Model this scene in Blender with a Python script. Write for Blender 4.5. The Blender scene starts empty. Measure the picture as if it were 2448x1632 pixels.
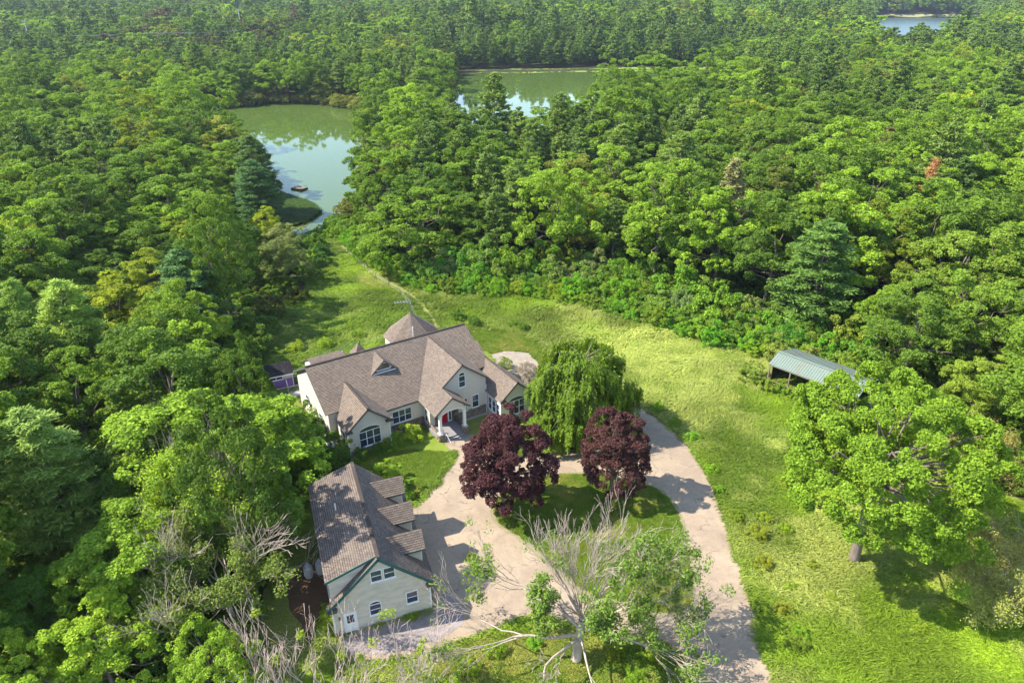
import bpy, bmesh, math, random
import numpy as np
from mathutils import Vector, Matrix, Euler
from mathutils.geometry import tessellate_polygon

random.seed(7)
RNG = np.random.default_rng(7)
SC = bpy.context.scene
COL = SC.collection
R = math.radians

# ------------------------------------------------------------------ camera
cam_d = bpy.data.cameras.new("camera")
cam = bpy.data.objects.new("camera", cam_d)
COL.objects.link(cam)
cam_d.sensor_fit = 'HORIZONTAL'
cam_d.sensor_width = 36.0
cam_d.lens = 36.0 * 1664.8 / 2448.0
cam_d.clip_start = 0.5
cam_d.clip_end = 6000
cam.location = (0, 0, 50)
cam.rotation_mode = 'XYZ'
cam.matrix_world = (Matrix.Translation((0, 0, 50)) @ Matrix.Rotation(R(90 - 27.24), 4, 'X')
                    @ Matrix.Rotation(R(-0.27), 4, 'Z'))
SC.camera = cam

# ------------------------------------------------------------------ world and sun
SUN_EL, SHADOW_AZ = 47.0, 4.0            # shadows fall towards +x, 4 deg towards +y
wd = bpy.data.worlds.new("World")
SC.world = wd
wd.use_nodes = True
nt = wd.node_tree
nt.nodes.clear()
wo = nt.nodes.new('ShaderNodeOutputWorld')
bg = nt.nodes.new('ShaderNodeBackground')
bg.inputs['Strength'].default_value = 0.15
sky = nt.nodes.new('ShaderNodeTexSky')
sky.sky_type = 'NISHITA'
sky.sun_disc = False
sky.sun_elevation = R(SUN_EL)
# direction to the sun: (-cos az, -sin az); Nishita rotation is measured clockwise from +y
sky.sun_rotation = math.atan2(-math.cos(R(SHADOW_AZ)), -math.sin(R(SHADOW_AZ)))
sky.air_density = 1.0
sky.dust_density = 0.3
sky.ozone_density = 1.0
# thin fair-weather cloud over the whole sky
tc = nt.nodes.new('ShaderNodeTexCoord')
sep = nt.nodes.new('ShaderNodeSeparateXYZ')
nt.links.new(tc.outputs['Generated'], sep.inputs[0])
addz = nt.nodes.new('ShaderNodeMath'); addz.operation = 'ADD'; addz.inputs[1].default_value = 0.12
absz = nt.nodes.new('ShaderNodeMath'); absz.operation = 'ABSOLUTE'
nt.links.new(sep.outputs['Z'], absz.inputs[0]); nt.links.new(absz.outputs[0], addz.inputs[0])
dx = nt.nodes.new('ShaderNodeMath'); dx.operation = 'DIVIDE'
dy = nt.nodes.new('ShaderNodeMath'); dy.operation = 'DIVIDE'
nt.links.new(sep.outputs['X'], dx.inputs[0]); nt.links.new(addz.outputs[0], dx.inputs[1])
nt.links.new(sep.outputs['Y'], dy.inputs[0]); nt.links.new(addz.outputs[0], dy.inputs[1])
cmb = nt.nodes.new('ShaderNodeCombineXYZ')
nt.links.new(dx.outputs[0], cmb.inputs[0]); nt.links.new(dy.outputs[0], cmb.inputs[1])
cn = nt.nodes.new('ShaderNodeTexNoise'); cn.inputs['Scale'].default_value = 0.75
cn.inputs['Detail'].default_value = 6; cn.inputs['Roughness'].default_value = 0.58
nt.links.new(cmb.outputs[0], cn.inputs['Vector'])
cr = nt.nodes.new('ShaderNodeValToRGB')
cr.color_ramp.elements[0].position = 0.54; cr.color_ramp.elements[0].color = (0, 0, 0, 1)
cr.color_ramp.elements[1].position = 0.80; cr.color_ramp.elements[1].color = (0.75, 0.75, 0.75, 1)
nt.links.new(cn.outputs['Fac'], cr.inputs[0])
cm = nt.nodes.new('ShaderNodeMix'); cm.data_type = 'RGBA'
cm.inputs['B'].default_value = (7.0, 7.2, 7.8, 1)
nt.links.new(cr.outputs[0], cm.inputs['Factor'])
nt.links.new(sky.outputs[0], cm.inputs['A'])
nt.links.new(cm.outputs['Result'], bg.inputs['Color'])
nt.links.new(bg.outputs[0], wo.inputs['Surface'])

sun_d = bpy.data.lights.new("sun", 'SUN')
sun_d.energy = 3.9
sun_d.angle = R(0.55)
sun_d.color = (1.0, 0.94, 0.84)
sun = bpy.data.objects.new("sun", sun_d)
COL.objects.link(sun)
ld = Vector((math.cos(R(SUN_EL)) * math.cos(R(SHADOW_AZ)), math.cos(R(SUN_EL)) * math.sin(R(SHADOW_AZ)), -math.sin(R(SUN_EL))))
sun.rotation_euler = ld.to_track_quat('-Z', 'Y').to_euler()
sun.location = (-60, 40, 120)

SC.view_settings.view_transform = 'Standard'
SC.view_settings.look = 'None'
SC.view_settings.exposure = 1.52
SC.view_settings.gamma = 1.0
SC.view_settings.use_curve_mapping = False
SC.render.engine = 'CYCLES'
SC.cycles.max_bounces = 6
SC.cycles.diffuse_bounces = 4
SC.cycles.glossy_bounces = 2
SC.cycles.transmission_bounces = 3
SC.cycles.transparent_max_bounces = 6
SC.cycles.caustics_reflective = False
SC.cycles.caustics_refractive = False
SC.cycles.sample_clamp_indirect = 6
SC.cycles.use_denoising = True
SC.cycles.use_adaptive_sampling = True
SC.cycles.adaptive_threshold = 0.02

# ------------------------------------------------------------------ materials
def new_mat(name):
    m = bpy.data.materials.new(name)
    m.use_nodes = True
    n = m.node_tree
    n.nodes.clear()
    out = n.nodes.new('ShaderNodeOutputMaterial')
    return m, n, out

def mixcol(n, fac, a, b, mode='MIX'):
    m = n.nodes.new('ShaderNodeMix'); m.data_type = 'RGBA'; m.blend_type = mode
    for sock, v in (('Factor', fac), ('A', a), ('B', b)):
        if isinstance(v, (int, float)):
            m.inputs[sock].default_value = v
        elif isinstance(v, tuple):
            m.inputs[sock].default_value = v if len(v) == 4 else (*v, 1)
        else:
            n.links.new(v, m.inputs[sock])
    return m.outputs['Result']

def ramp(n, src, stops):
    r = n.nodes.new('ShaderNodeValToRGB')
    e = r.color_ramp.elements
    while len(e) < len(stops): e.new(0.5)
    for i, (p, c) in enumerate(stops):
        e[i].position = p
        e[i].color = (c, c, c, 1) if isinstance(c, (int, float)) else (*c, 1)
    n.links.new(src, r.inputs[0])
    return r.outputs[0]

def noise(n, scale, detail=4, rough=0.55, coord='Object', vec=None, dist=0.0):
    t = n.nodes.new('ShaderNodeTexNoise')
    t.inputs['Scale'].default_value = scale
    t.inputs['Detail'].default_value = detail
    t.inputs['Roughness'].default_value = rough
    t.inputs['Distortion'].default_value = dist
    if vec is None:
        if coord == 'World':
            c = n.nodes.new('ShaderNodeNewGeometry').outputs['Position']
        else:
            c = n.nodes.new('ShaderNodeTexCoord').outputs[coord]
    else:
        c = vec
    n.links.new(c, t.inputs['Vector'])
    return t.outputs['Fac']

def principled(n, out, col, rough=0.7, spec=0.3, metallic=0.0, bump=None, bstr=0.3, bdist=0.05):
    p = n.nodes.new('ShaderNodeBsdfPrincipled')
    if isinstance(col, tuple): p.inputs['Base Color'].default_value = (*col[:3], 1)
    else: n.links.new(col, p.inputs['Base Color'])
    if isinstance(rough, (int, float)): p.inputs['Roughness'].default_value = rough
    else: n.links.new(rough, p.inputs['Roughness'])
    p.inputs['Specular IOR Level'].default_value = spec
    p.inputs['Metallic'].default_value = metallic
    if bump is not None:
        b = n.nodes.new('ShaderNodeBump')
        b.inputs['Strength'].default_value = bstr
        b.inputs['Distance'].default_value = bdist
        n.links.new(bump, b.inputs['Height'])
        n.links.new(b.outputs[0], p.inputs['Normal'])
    n.links.new(p.outputs[0], out.inputs['Surface'])
    return p

def mat_leaf(name, trans=0.34, spec=0.10, yellow=0.35):
    """leaf colour = object colour (or the colour carried by a scattered instance), varied from leaf to leaf"""
    m, n, out = new_mat(name)
    oi = n.nodes.new('ShaderNodeObjectInfo')
    ai = n.nodes.new('ShaderNodeAttribute'); ai.attribute_type = 'INSTANCER'; ai.attribute_name = 'tcol'
    ah = n.nodes.new('ShaderNodeAttribute'); ah.attribute_type = 'INSTANCER'; ah.attribute_name = 'has'
    base = mixcol(n, ah.outputs['Fac'], oi.outputs['Color'], ai.outputs['Color'])
    at = n.nodes.new('ShaderNodeAttribute'); at.attribute_type = 'GEOMETRY'; at.attribute_name = 'tint'
    val = ramp(n, at.outputs['Fac'], [(0.0, 0.62), (0.5, 1.0), (1.0, 1.4)])
    c1 = mixcol(n, 1.0, base, val, 'MULTIPLY')
    yfac = ramp(n, at.outputs['Fac'], [(0.55, 0.0), (1.0, yellow)])
    ycol = mixcol(n, 1.0, c1, (1.5, 1.05, 0.6), 'MULTIPLY')
    c2 = mixcol(n, yfac, c1, ycol)
    p = n.nodes.new('ShaderNodeBsdfPrincipled')
    n.links.new(c2, p.inputs['Base Color'])
    p.inputs['Roughness'].default_value = 0.6
    p.inputs['Specular IOR Level'].default_value = spec
    tr = n.nodes.new('ShaderNodeBsdfTranslucent')
    tcol = mixcol(n, 1.0, c2, (1.35, 1.25, 0.55), 'MULTIPLY')
    n.links.new(tcol, tr.inputs['Color'])
    mx = n.nodes.new('ShaderNodeMixShader'); mx.inputs[0].default_value = trans
    n.links.new(p.outputs[0], mx.inputs[1]); n.links.new(tr.outputs[0], mx.inputs[2])
    n.links.new(mx.outputs[0], out.inputs['Surface'])
    return m

def mat_bark(name, a, b, scale=3.0):
    m, n, out = new_mat(name)
    tcn = n.nodes.new('ShaderNodeTexCoord')
    mp = n.nodes.new('ShaderNodeMapping'); mp.inputs['Scale'].default_value = (1, 1, 0.25)
    n.links.new(tcn.outputs['Object'], mp.inputs[0])
    f = noise(n, scale, 6, 0.7, vec=mp.outputs[0])
    c = mixcol(n, ramp(n, f, [(0.3, 0.0), (0.7, 1.0)]), a, b)
    principled(n, out, c, 0.9, 0.1, bump=f, bstr=0.6, bdist=0.05)
    return m

def mat_flat(name, col, rough=0.6, spec=0.3, var=0.12, scale=2.0, metallic=0.0):
    m, n, out = new_mat(name)
    f = noise(n, scale, 5, 0.6)
    lo = tuple(c * (1 - var) for c in col); hi = tuple(min(1, c * (1 + var)) for c in col)
    c = mixcol(n, f, lo, hi)
    principled(n, out, c, rough, spec, metallic)
    return m

def mat_siding(name, col, exposure=0.13, dirt=0.25):
    m, n, out = new_mat(name)
    tcn = n.nodes.new('ShaderNodeTexCoord')
    s = n.nodes.new('ShaderNodeSeparateXYZ'); n.links.new(tcn.outputs['Object'], s.inputs[0])
    d = n.nodes.new('ShaderNodeMath'); d.operation = 'DIVIDE'; d.inputs[1].default_value = exposure
    n.links.new(s.outputs['Z'], d.inputs[0])
    fr = n.nodes.new('ShaderNodeMath'); fr.operation = 'FRACT'; n.links.new(d.outputs[0], fr.inputs[0])
    mp = n.nodes.new('ShaderNodeMapping'); mp.inputs['Scale'].default_value = (0.5, 0.5, 1.6)
    n.links.new(tcn.outputs['Object'], mp.inputs[0])
    f1 = noise(n, 1.3, 6, 0.65, vec=mp.outputs[0])
    mp2 = n.nodes.new('ShaderNodeMapping'); mp2.inputs['Scale'].default_value = (0.4, 0.4, 5)
    n.links.new(tcn.outputs['Object'], mp2.inputs[0])
    f2 = noise(n, 1.6, 4, 0.6, vec=mp2.outputs[0])
    c = mixcol(n, ramp(n, f1, [(0.42, 0.0), (0.75, dirt)]), col, (0.27, 0.25, 0.19))
    c = mixcol(n, ramp(n, f2, [(0.3, 0.0), (0.75, 0.14)]), c, (0.9, 0.86, 0.76))
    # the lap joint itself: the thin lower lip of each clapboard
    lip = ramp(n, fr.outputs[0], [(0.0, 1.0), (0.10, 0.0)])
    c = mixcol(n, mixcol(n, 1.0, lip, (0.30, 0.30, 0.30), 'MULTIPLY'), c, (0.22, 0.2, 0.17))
    principled(n, out, c, 0.65, 0.25, bump=fr.outputs[0], bstr=0.55, bdist=0.03)
    return m

def mat_shingle(name, c1, c2, streak=(0.09, 0.075, 0.07)):
    """tab colours follow the roof plane's own UVs (metres); the courses themselves are modelled"""
    m, n, out = new_mat(name)
    uv = n.nodes.new('ShaderNodeUVMap'); uv.uv_map = 'UVMap'
    b = n.nodes.new('ShaderNodeTexBrick')
    b.inputs['Scale'].default_value = 1.0
    b.inputs['Brick Width'].default_value = 0.34
    b.inputs['Row Height'].default_value = 0.2
    b.inputs['Mortar Size'].default_value = 0.014
    b.inputs['Mortar Smooth'].default_value = 0.3
    b.inputs['Bias'].default_value = -0.1
    b.inputs['Color1'].default_value = (*c1, 1)
    b.inputs['Color2'].default_value = (*c2, 1)
    b.inputs['Mortar'].default_value = (c2[0] * .45, c2[1] * .45, c2[2] * .45, 1)
    b.offset = 0.45
    n.links.new(uv.outputs[0], b.inputs['Vector'])
    f = noise(n, 0.35, 5, 0.6)
    f2 = noise(n, 9.0, 3, 0.6)
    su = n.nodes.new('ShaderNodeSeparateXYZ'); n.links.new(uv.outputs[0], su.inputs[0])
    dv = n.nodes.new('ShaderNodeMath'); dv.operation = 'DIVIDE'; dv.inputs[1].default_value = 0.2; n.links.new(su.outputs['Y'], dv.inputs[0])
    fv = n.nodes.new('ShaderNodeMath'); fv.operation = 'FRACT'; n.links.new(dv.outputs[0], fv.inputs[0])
    band = ramp(n, fv.outputs[0], [(0.0, 1.0), (0.60, 1.0), (0.74, 0.60), (1.0, 0.55)])   # shadow below the next course's butt edge, painted into the colour
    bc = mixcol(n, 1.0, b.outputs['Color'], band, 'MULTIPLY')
    c = mixcol(n, ramp(n, f, [(0.42, 0.0), (0.76, 0.42)]), bc, streak)
    c = mixcol(n, ramp(n, noise(n, 0.9, 6, 0.7), [(0.55, 0.0), (0.8, 0.35)]), c, (0.30, 0.27, 0.20))
    c = mixcol(n, 1.0, c, ramp(n, f2, [(0.2, 0.82), (0.8, 1.16)]), 'MULTIPLY')
    principled(n, out, c, 0.95, 0.12, bump=f2, bstr=0.25, bdist=0.02)
    return m

def mat_glass(name, tint=(0.016, 0.026, 0.050)):
    m, n, out = new_mat(name)
    f = noise(n, 1.2, 3, 0.5)
    c = mixcol(n, f, tint, tuple(x * 2.2 for x in tint))
    p = principled(n, out, c, 0.04, 0.9, bump=f, bstr=0.03, bdist=0.02)
    p.inputs['IOR'].default_value = 1.52
    return m

LEAF = mat_leaf("leaf")
NEEDLE = mat_leaf("needle", trans=0.18, spec=0.15, yellow=0.2)
GRASSM = mat_leaf("grass_blade", trans=0.35, spec=0.15, yellow=0.4)
BARK = mat_bark("bark", (0.10, 0.075, 0.055), (0.24, 0.20, 0.16))
BARK_PALE = mat_bark("bark_pale", (0.30, 0.23, 0.175), (0.55, 0.455, 0.37))
BARK_GREY = mat_bark("bark_grey", (0.16, 0.13, 0.10), (0.36, 0.31, 0.26))
SIDING = mat_siding("cream_siding", (0.68, 0.605, 0.515), dirt=0.18)
SIDING_G = mat_siding("garage_siding", (0.66, 0.59, 0.49), dirt=0.6)
SHINGLE = mat_shingle("brown_shingle", (0.225, 0.175, 0.134), (0.152, 0.119, 0.092))
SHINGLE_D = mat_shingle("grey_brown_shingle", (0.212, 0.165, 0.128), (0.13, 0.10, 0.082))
SHINGLE_K = mat_shingle("dark_shingle", (0.035, 0.03, 0.035), (0.02, 0.018, 0.022), (0.05, 0.045, 0.04))
GLASS = mat_glass("window_glass")
WHITE = mat_flat("white_trim", (0.80, 0.79, 0.77), 0.5, 0.35, 0.05)
FASCIA = mat_flat("grey_fascia", (0.10, 0.105, 0.10), 0.5, 0.3)
GREENTRIM = mat_flat("green_fascia", (0.035, 0.10, 0.09), 0.5, 0.35)
DARKSOFFIT = mat_flat("brown_return", (0.11, 0.09, 0.08), 0.8)
RED = mat_flat("red_door_paint", (0.42, 0.006, 0.022), 0.4, 0.4, 0.08)
CONCRETE = mat_flat("concrete", (0.36, 0.33, 0.31), 0.9, 0.1, 0.15, 1.5)
PORCHFLOOR = mat_flat("porch_floor", (0.22, 0.205, 0.20), 0.9, 0.1, 0.12, 2)
MORTAR = mat_flat("mortar", (0.16, 0.13, 0.11), 0.95, 0.1)
PURPLE = mat_flat("purple_paint", (0.22, 0.10, 0.42), 0.6, 0.25, 0.10)
STEEL = mat_flat("galvanised_steel", (0.42, 0.42, 0.43), 0.45, 0.5, 0.08, 3, 0.6)
TANK = mat_flat("grey_tank_paint", (0.42, 0.43, 0.45), 0.45, 0.4, 0.08)
WOODOLD = mat_flat("weathered_wood", (0.20, 0.15, 0.115), 0.9, 0.1, 0.3, 4)
WOODDARK = mat_flat("dark_wood", (0.055, 0.04, 0.03), 0.9, 0.1, 0.3, 4)
ORANGE = mat_flat("orange_plastic", (0.62, 0.20, 0.04), 0.5, 0.3)

def mat_stone():
    m, n, out = new_mat("field_stone")
    oi = n.nodes.new('ShaderNodeObjectInfo')
    f = noise(n, 6, 5, 0.65)
    c = ramp(n, oi.outputs['Random'], [(0.0, (0.13, 0.085, 0.06)), (0.3, (0.27, 0.20, 0.145)), (0.6, (0.20, 0.165, 0.145)), (0.85, (0.34, 0.26, 0.18)), (1.0, (0.17, 0.10, 0.07))])
    c = mixcol(n, 1.0, c, ramp(n, f, [(0.25, 0.7), (0.75, 1.25)]), 'MULTIPLY')
    principled(n, out, c, 0.9, 0.2, bump=f, bstr=0.5, bdist=0.03)
    return m
STONE = mat_stone()

def mat_metalroof():
    m, n, out = new_mat("green_metal_roof")
    f = noise(n, 0.8, 5, 0.6); f2 = noise(n, 0.45, 4, 0.7)
    c = mixcol(n, f, (0.135, 0.175, 0.14), (0.19, 0.23, 0.19))
    c = mixcol(n, ramp(n, f2, [(0.52, 0.0), (0.70, 0.6)]), c, (0.17, 0.13, 0.085))
    principled(n, out, c, 0.75, 0.2, 0.0)
    return m
METALROOF = mat_metalroof()

def mat_forest_floor():
    m, n, out = new_mat("forest_floor")
    f = noise(n, 0.12, 6, 0.65, 'World'); f2 = noise(n, 1.6, 5, 0.7, 'World')
    c = mixcol(n, ramp(n, f, [(0.4, 0.0), (0.6, 1.0)]), (0.035, 0.05, 0.015), (0.06, 0.045, 0.025))
    c = mixcol(n, 1.0, c, ramp(n, f2, [(0.25, 0.6), (0.75, 1.4)]), 'MULTIPLY')
    principled(n, out, c, 1.0, 0.05, bump=f2, bstr=0.7, bdist=0.2)
    return m
FLOOR = mat_forest_floor()

def mat_meadow():
    m, n, out = new_mat("meadow_turf")
    f = noise(n, 0.09, 5, 0.6, 'World', dist=0.6); f2 = noise(n, 0.9, 6, 0.7, 'World'); f3 = noise(n, 6, 4, 0.7, 'World')
    c = mixcol(n, ramp(n, f, [(0.38, 0.0), (0.62, 1.0)]), (0.105, 0.155, 0.020), (0.19, 0.215, 0.045))
    c = mixcol(n, ramp(n, f2, [(0.45, 0.0), (0.75, 0.8)]), c, (0.26, 0.25, 0.085))
    c = mixcol(n, 1.0, c, ramp(n, f3, [(0.25, 0.6), (0.75, 1.35)]), 'MULTIPLY')
    principled(n, out, c, 1.0, 0.05, bump=f3, bstr=0.8, bdist=0.15)
    return m
MEADOW = mat_meadow()

def mat_lawn():
    m, n, out = new_mat("mown_lawn")
    f = noise(n, 0.22, 5, 0.65, 'World'); f2 = noise(n, 1.8, 6, 0.72, 'World'); f3 = noise(n, 14, 4, 0.7, 'World')
    c = mixcol(n, ramp(n, f, [(0.38, 0.0), (0.62, 1.0)]), (0.115, 0.19, 0.018), (0.18, 0.23, 0.032))
    c = mixcol(n, ramp(n, f2, [(0.5, 0.0), (0.78, 0.75)]), c, (0.25, 0.235, 0.08))
    c = mixcol(n, 1.0, c, ramp(n, f3, [(0.25, 0.65), (0.75, 1.3)]), 'MULTIPLY')
    principled(n, out, c, 1.0, 0.05, bump=f3, bstr=0.6, bdist=0.06)
    return m
LAWN = mat_lawn()

def mat_drive():
    m, n, out = new_mat("weathered_drive")
    f = noise(n, 0.25, 6, 0.62, 'World', dist=0.4); f2 = noise(n, 3.0, 6, 0.7, 'World'); f3 = noise(n, 22, 3, 0.8, 'World')
    c = mixcol(n, ramp(n, f, [(0.35, 0.0), (0.65, 1.0)]), (0.275, 0.208, 0.145), (0.360, 0.280, 0.193))
    c = mixcol(n, ramp(n, f2, [(0.50, 0.0), (0.75, 0.7)]), c, (0.225, 0.178, 0.135))
    v = n.nodes.new('ShaderNodeTexVoronoi'); v.feature = 'DISTANCE_TO_EDGE'; v.inputs['Scale'].default_value = 0.28
    g = n.nodes.new('ShaderNodeNewGeometry')
    mpv = n.nodes.new('ShaderNodeVectorMath'); mpv.operation = 'ADD'
    nv = n.nodes.new('ShaderNodeTexNoise'); nv.inputs['Scale'].default_value = 0.6; nv.inputs['Detail'].default_value = 5
    n.links.new(g.outputs['Position'], nv.inputs['Vector'])
    sc = n.nodes.new('ShaderNodeVectorMath'); sc.operation = 'SCALE'; sc.inputs['Scale'].default_value = 2.4
    n.links.new(nv.outputs['Color'], sc.inputs[0])
    n.links.new(g.outputs['Position'], mpv.inputs[0]); n.links.new(sc.outputs[0], mpv.inputs[1])
    n.links.new(mpv.outputs[0], v.inputs['Vector'])
    crk = ramp(n, v.outputs['Distance'], [(0.0, 1.0), (0.022, 0.0)])
    broken = ramp(n, noise(n, 0.5, 4, 0.6, 'World'), [(0.48, 0.0), (0.6, 0.75)])
    crk = mixcol(n, 1.0, crk, broken, 'MULTIPLY')
    stain = noise(n, 0.7, 6, 0.68, 'World', dist=1.2)
    c = mixcol(n, ramp(n, stain, [(0.50, 0.0), (0.72, 0.45)]), c, (0.17, 0.145, 0.12))
    c = mixcol(n, ramp(n, stain, [(0.26, 0.55), (0.42, 0.0)]), c, (0.36, 0.30, 0.22))
    c = mixcol(n, crk, c, (0.10, 0.085, 0.07))
    c = mixcol(n, 1.0, c, ramp(n, f3, [(0.2, 0.78), (0.8, 1.2)]), 'MULTIPLY')
    principled(n, out, c, 0.95, 0.12, bump=f3, bstr=0.4, bdist=0.03)
    return m
DRIVE = mat_drive()

def mat_soil(name, a, b, s=1.2):
    m, n, out = new_mat(name)
    f = noise(n, s, 6, 0.7, 'World'); f3 = noise(n, 12, 4, 0.7, 'World')
    c = mixcol(n, ramp(n, f, [(0.35, 0.0), (0.65, 1.0)]), a, b)
    c = mixcol(n, 1.0, c, ramp(n, f3, [(0.25, 0.7), (0.75, 1.3)]), 'MULTIPLY')
    principled(n, out, c, 1.0, 0.05, bump=f3, bstr=0.6, bdist=0.05)
    return m
SAND = mat_soil("sandy_verge", (0.28, 0.235, 0.155), (0.19, 0.18, 0.075))
PATHM = mat_soil("trodden_earth", (0.24, 0.20, 0.10), (0.17, 0.20, 0.05))
GRAVEL = mat_soil("pink_gravel", (0.31, 0.255, 0.205), (0.23, 0.195, 0.145), 0.9)
DARKGRAVEL = mat_soil("dark_gravel", (0.20, 0.17, 0.16), (0.30, 0.255, 0.235), 0.8)
LITTER = mat_soil("leaf_litter", (0.14, 0.075, 0.05), (0.085, 0.065, 0.035), 3)
MARSH = mat_soil("marsh_grass", (0.16, 0.235, 0.035), (0.22, 0.28, 0.06), 0.1)
MUD = mat_soil("mud_bank", (0.10, 0.075, 0.05), (0.05, 0.05, 0.025), 0.3)

def mat_water():
    m, n, out = new_mat("pond_water")
    g = n.nodes.new('ShaderNodeNewGeometry')
    mp = n.nodes.new('ShaderNodeMapping'); mp.inputs['Scale'].default_value = (1, 0.4, 1)
    n.links.new(g.outputs['Position'], mp.inputs[0])
    f = noise(n, 0.9, 4, 0.55, vec=mp.outputs[0]); f2 = noise(n, 0.02, 4, 0.5, 'World')
    c = mixcol(n, f2, (0.060, 0.098, 0.018), (0.080, 0.122, 0.026))
    p = principled(n, out, c, 0.03, 0.26, bump=f, bstr=0.12, bdist=0.05)
    p.inputs['IOR'].default_value = 1.333
    return m
WATER = mat_water()
m_lake, n_, out_ = new_mat("lake_water")
_f = noise(n_, 0.35, 4, 0.6, 'World')
principled(n_, out_, (0.05, 0.08, 0.07), 0.30, 0.6, bump=_f, bstr=0.5, bdist=0.4)

# ------------------------------------------------------------------ helpers
def link(o, parent=None):
    COL.objects.link(o)
    if parent is not None: o.parent = parent
    return o

def tag(o, label=None, cat=None, group=None, kind=None):
    if label: o['label'] = label
    if cat: o['category'] = cat
    if group: o['group'] = group
    if kind: o['kind'] = kind
    return o

def empty(name, loc, rz=0.0, label=None, cat=None, group=None):
    o = bpy.data.objects.new(name, None)
    o.empty_display_size = 0.5
    o.location = loc; o.rotation_euler = (0, 0, rz)
    link(o)
    return tag(o, label, cat, group)

def np_mesh(name, verts, faces, mat=None, tint=None, smooth=False):
    """faces: (n,k) int array, all the same size"""
    me = bpy.data.meshes.new(name)
    verts = np.asarray(verts, np.float32); faces = np.asarray(faces, np.int32)
    nf, k = faces.shape
    me.vertices.add(len(verts)); me.vertices.foreach_set('co', verts.ravel())
    me.loops.add(nf * k); me.loops.foreach_set('vertex_index', faces.ravel())
    me.polygons.add(nf); me.polygons.foreach_set('loop_start', np.arange(0, nf * k, k, dtype=np.int32))
    if smooth: me.polygons.foreach_set('use_smooth', np.ones(nf, bool))
    me.update(calc_edges=True)
    if tint is not None:
        a = me.attributes.new('tint', 'FLOAT', 'FACE'); a.data.foreach_set('value', np.asarray(tint, np.float32))
    if mat: me.materials.append(mat)
    return me

class MB:
    """collects boxes, prisms, tubes and polygons; build() links them as one mesh object"""
    def __init__(s): s.v = []; s.f = []; s.uv = {}
    def poly(s, pts, uv=None):
        b = len(s.v); s.v += [tuple(p) for p in pts]; s.f.append(tuple(range(b, b + len(pts))))
        if uv: s.uv[len(s.f) - 1] = uv
    def prism(s, pts, off):
        off = Vector(off); b = len(s.v); k = len(pts)
        s.v += [tuple(p) for p in pts] + [tuple(Vector(p) + off) for p in pts]
        s.f.append(tuple(range(b, b + k))[::-1]); s.f.append(tuple(range(b + k, b + 2 * k)))
        for i in range(k): s.f.append((b + i, b + (i + 1) % k, b + k + (i + 1) % k, b + k + i))
        return s
    def box(s, lo, hi):
        x0, y0, z0 = lo; x1, y1, z1 = hi
        return s.prism([(x0, y0, z0), (x1, y0, z0), (x1, y1, z0), (x0, y1, z0)], (0, 0, z1 - z0))
    def bar(s, a, b, w, h=None, up=(0, 0, 1)):
        a = Vector(a); b = Vector(b); d = (b - a).normalized(); h = h or w
        sd = d.cross(Vector(up))
        if sd.length < 1e-4: sd = d.cross(Vector((1, 0, 0)))
        sd.normalize(); u2 = sd.cross(d).normalized()
        q = [a + sd * (sx * w / 2) + u2 * (sy * h / 2) for sx, sy in ((-1, -1), (1, -1), (1, 1), (-1, 1))]
        return s.prism(q, b - a)
    def tube(s, pts, rad, n=6, cap=True):
        pts = [Vector(p) for p in pts]; b = len(s.v)
        if isinstance(rad, (int, float)): rad = [rad] * len(pts)
        for i, p in enumerate(pts):
            d = (pts[min(i + 1, len(pts) - 1)] - pts[max(i - 1, 0)]).normalized()
            a = d.cross(Vector((0, 0, 1)) if abs(d.z) < 0.9 else Vector((1, 0, 0))).normalized(); c = d.cross(a)
            for k in range(n):
                t = 2 * math.pi * k / n
                s.v.append(tuple(p + (a * math.cos(t) + c * math.sin(t)) * rad[i]))
        for i in range(len(pts) - 1):
            for k in range(n):
                s.f.append((b + i * n + k, b + i * n + (k + 1) % n, b + (i + 1) * n + (k + 1) % n, b + (i + 1) * n + k))
        if cap:
            s.f.append(tuple(range(b, b + n))[::-1]); s.f.append(tuple(range(b + (len(pts) - 1) * n, b + len(pts) * n)))
        return s
    def lathe(s, c, prof, n=16):
        b = len(s.v)
        for r, z in prof:
            for k in range(n):
                t = 2 * math.pi * k / n
                s.v.append((c[0] + r * math.cos(t), c[1] + r * math.sin(t), c[2] + z))
        for i in range(len(prof) - 1):
            for k in range(n):
                s.f.append((b + i * n + k, b + i * n + (k + 1) % n, b + (i + 1) * n + (k + 1) % n, b + (i + 1) * n + k))
        s.f.append(tuple(range(b, b + n))[::-1]); s.f.append(tuple(range(b + (len(prof) - 1) * n, b + len(prof) * n)))
        return s
    def mesh(s, name, mat, smooth=False):
        me = bpy.data.meshes.new(name)
        me.from_pydata(s.v, [], s.f)
        if s.uv:
            ul = me.uv_layers.new(name='UVMap')
            for pi, uv in s.uv.items():
                p = me.polygons[pi]
                for li, q in zip(p.loop_indices, uv): ul.data[li].uv = q
        bm = bmesh.new(); bm.from_mesh(me)
        bmesh.ops.recalc_face_normals(bm, faces=bm.faces) if not s.uv else None
        bm.to_mesh(me); bm.free()
        if smooth:
            for p in me.polygons: p.use_smooth = True
        me.materials.append(mat)
        return me
    def build(s, name, mat, parent=None, smooth=False):
        return link(bpy.data.objects.new(name, s.mesh(name, mat, smooth)), parent)

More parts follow.
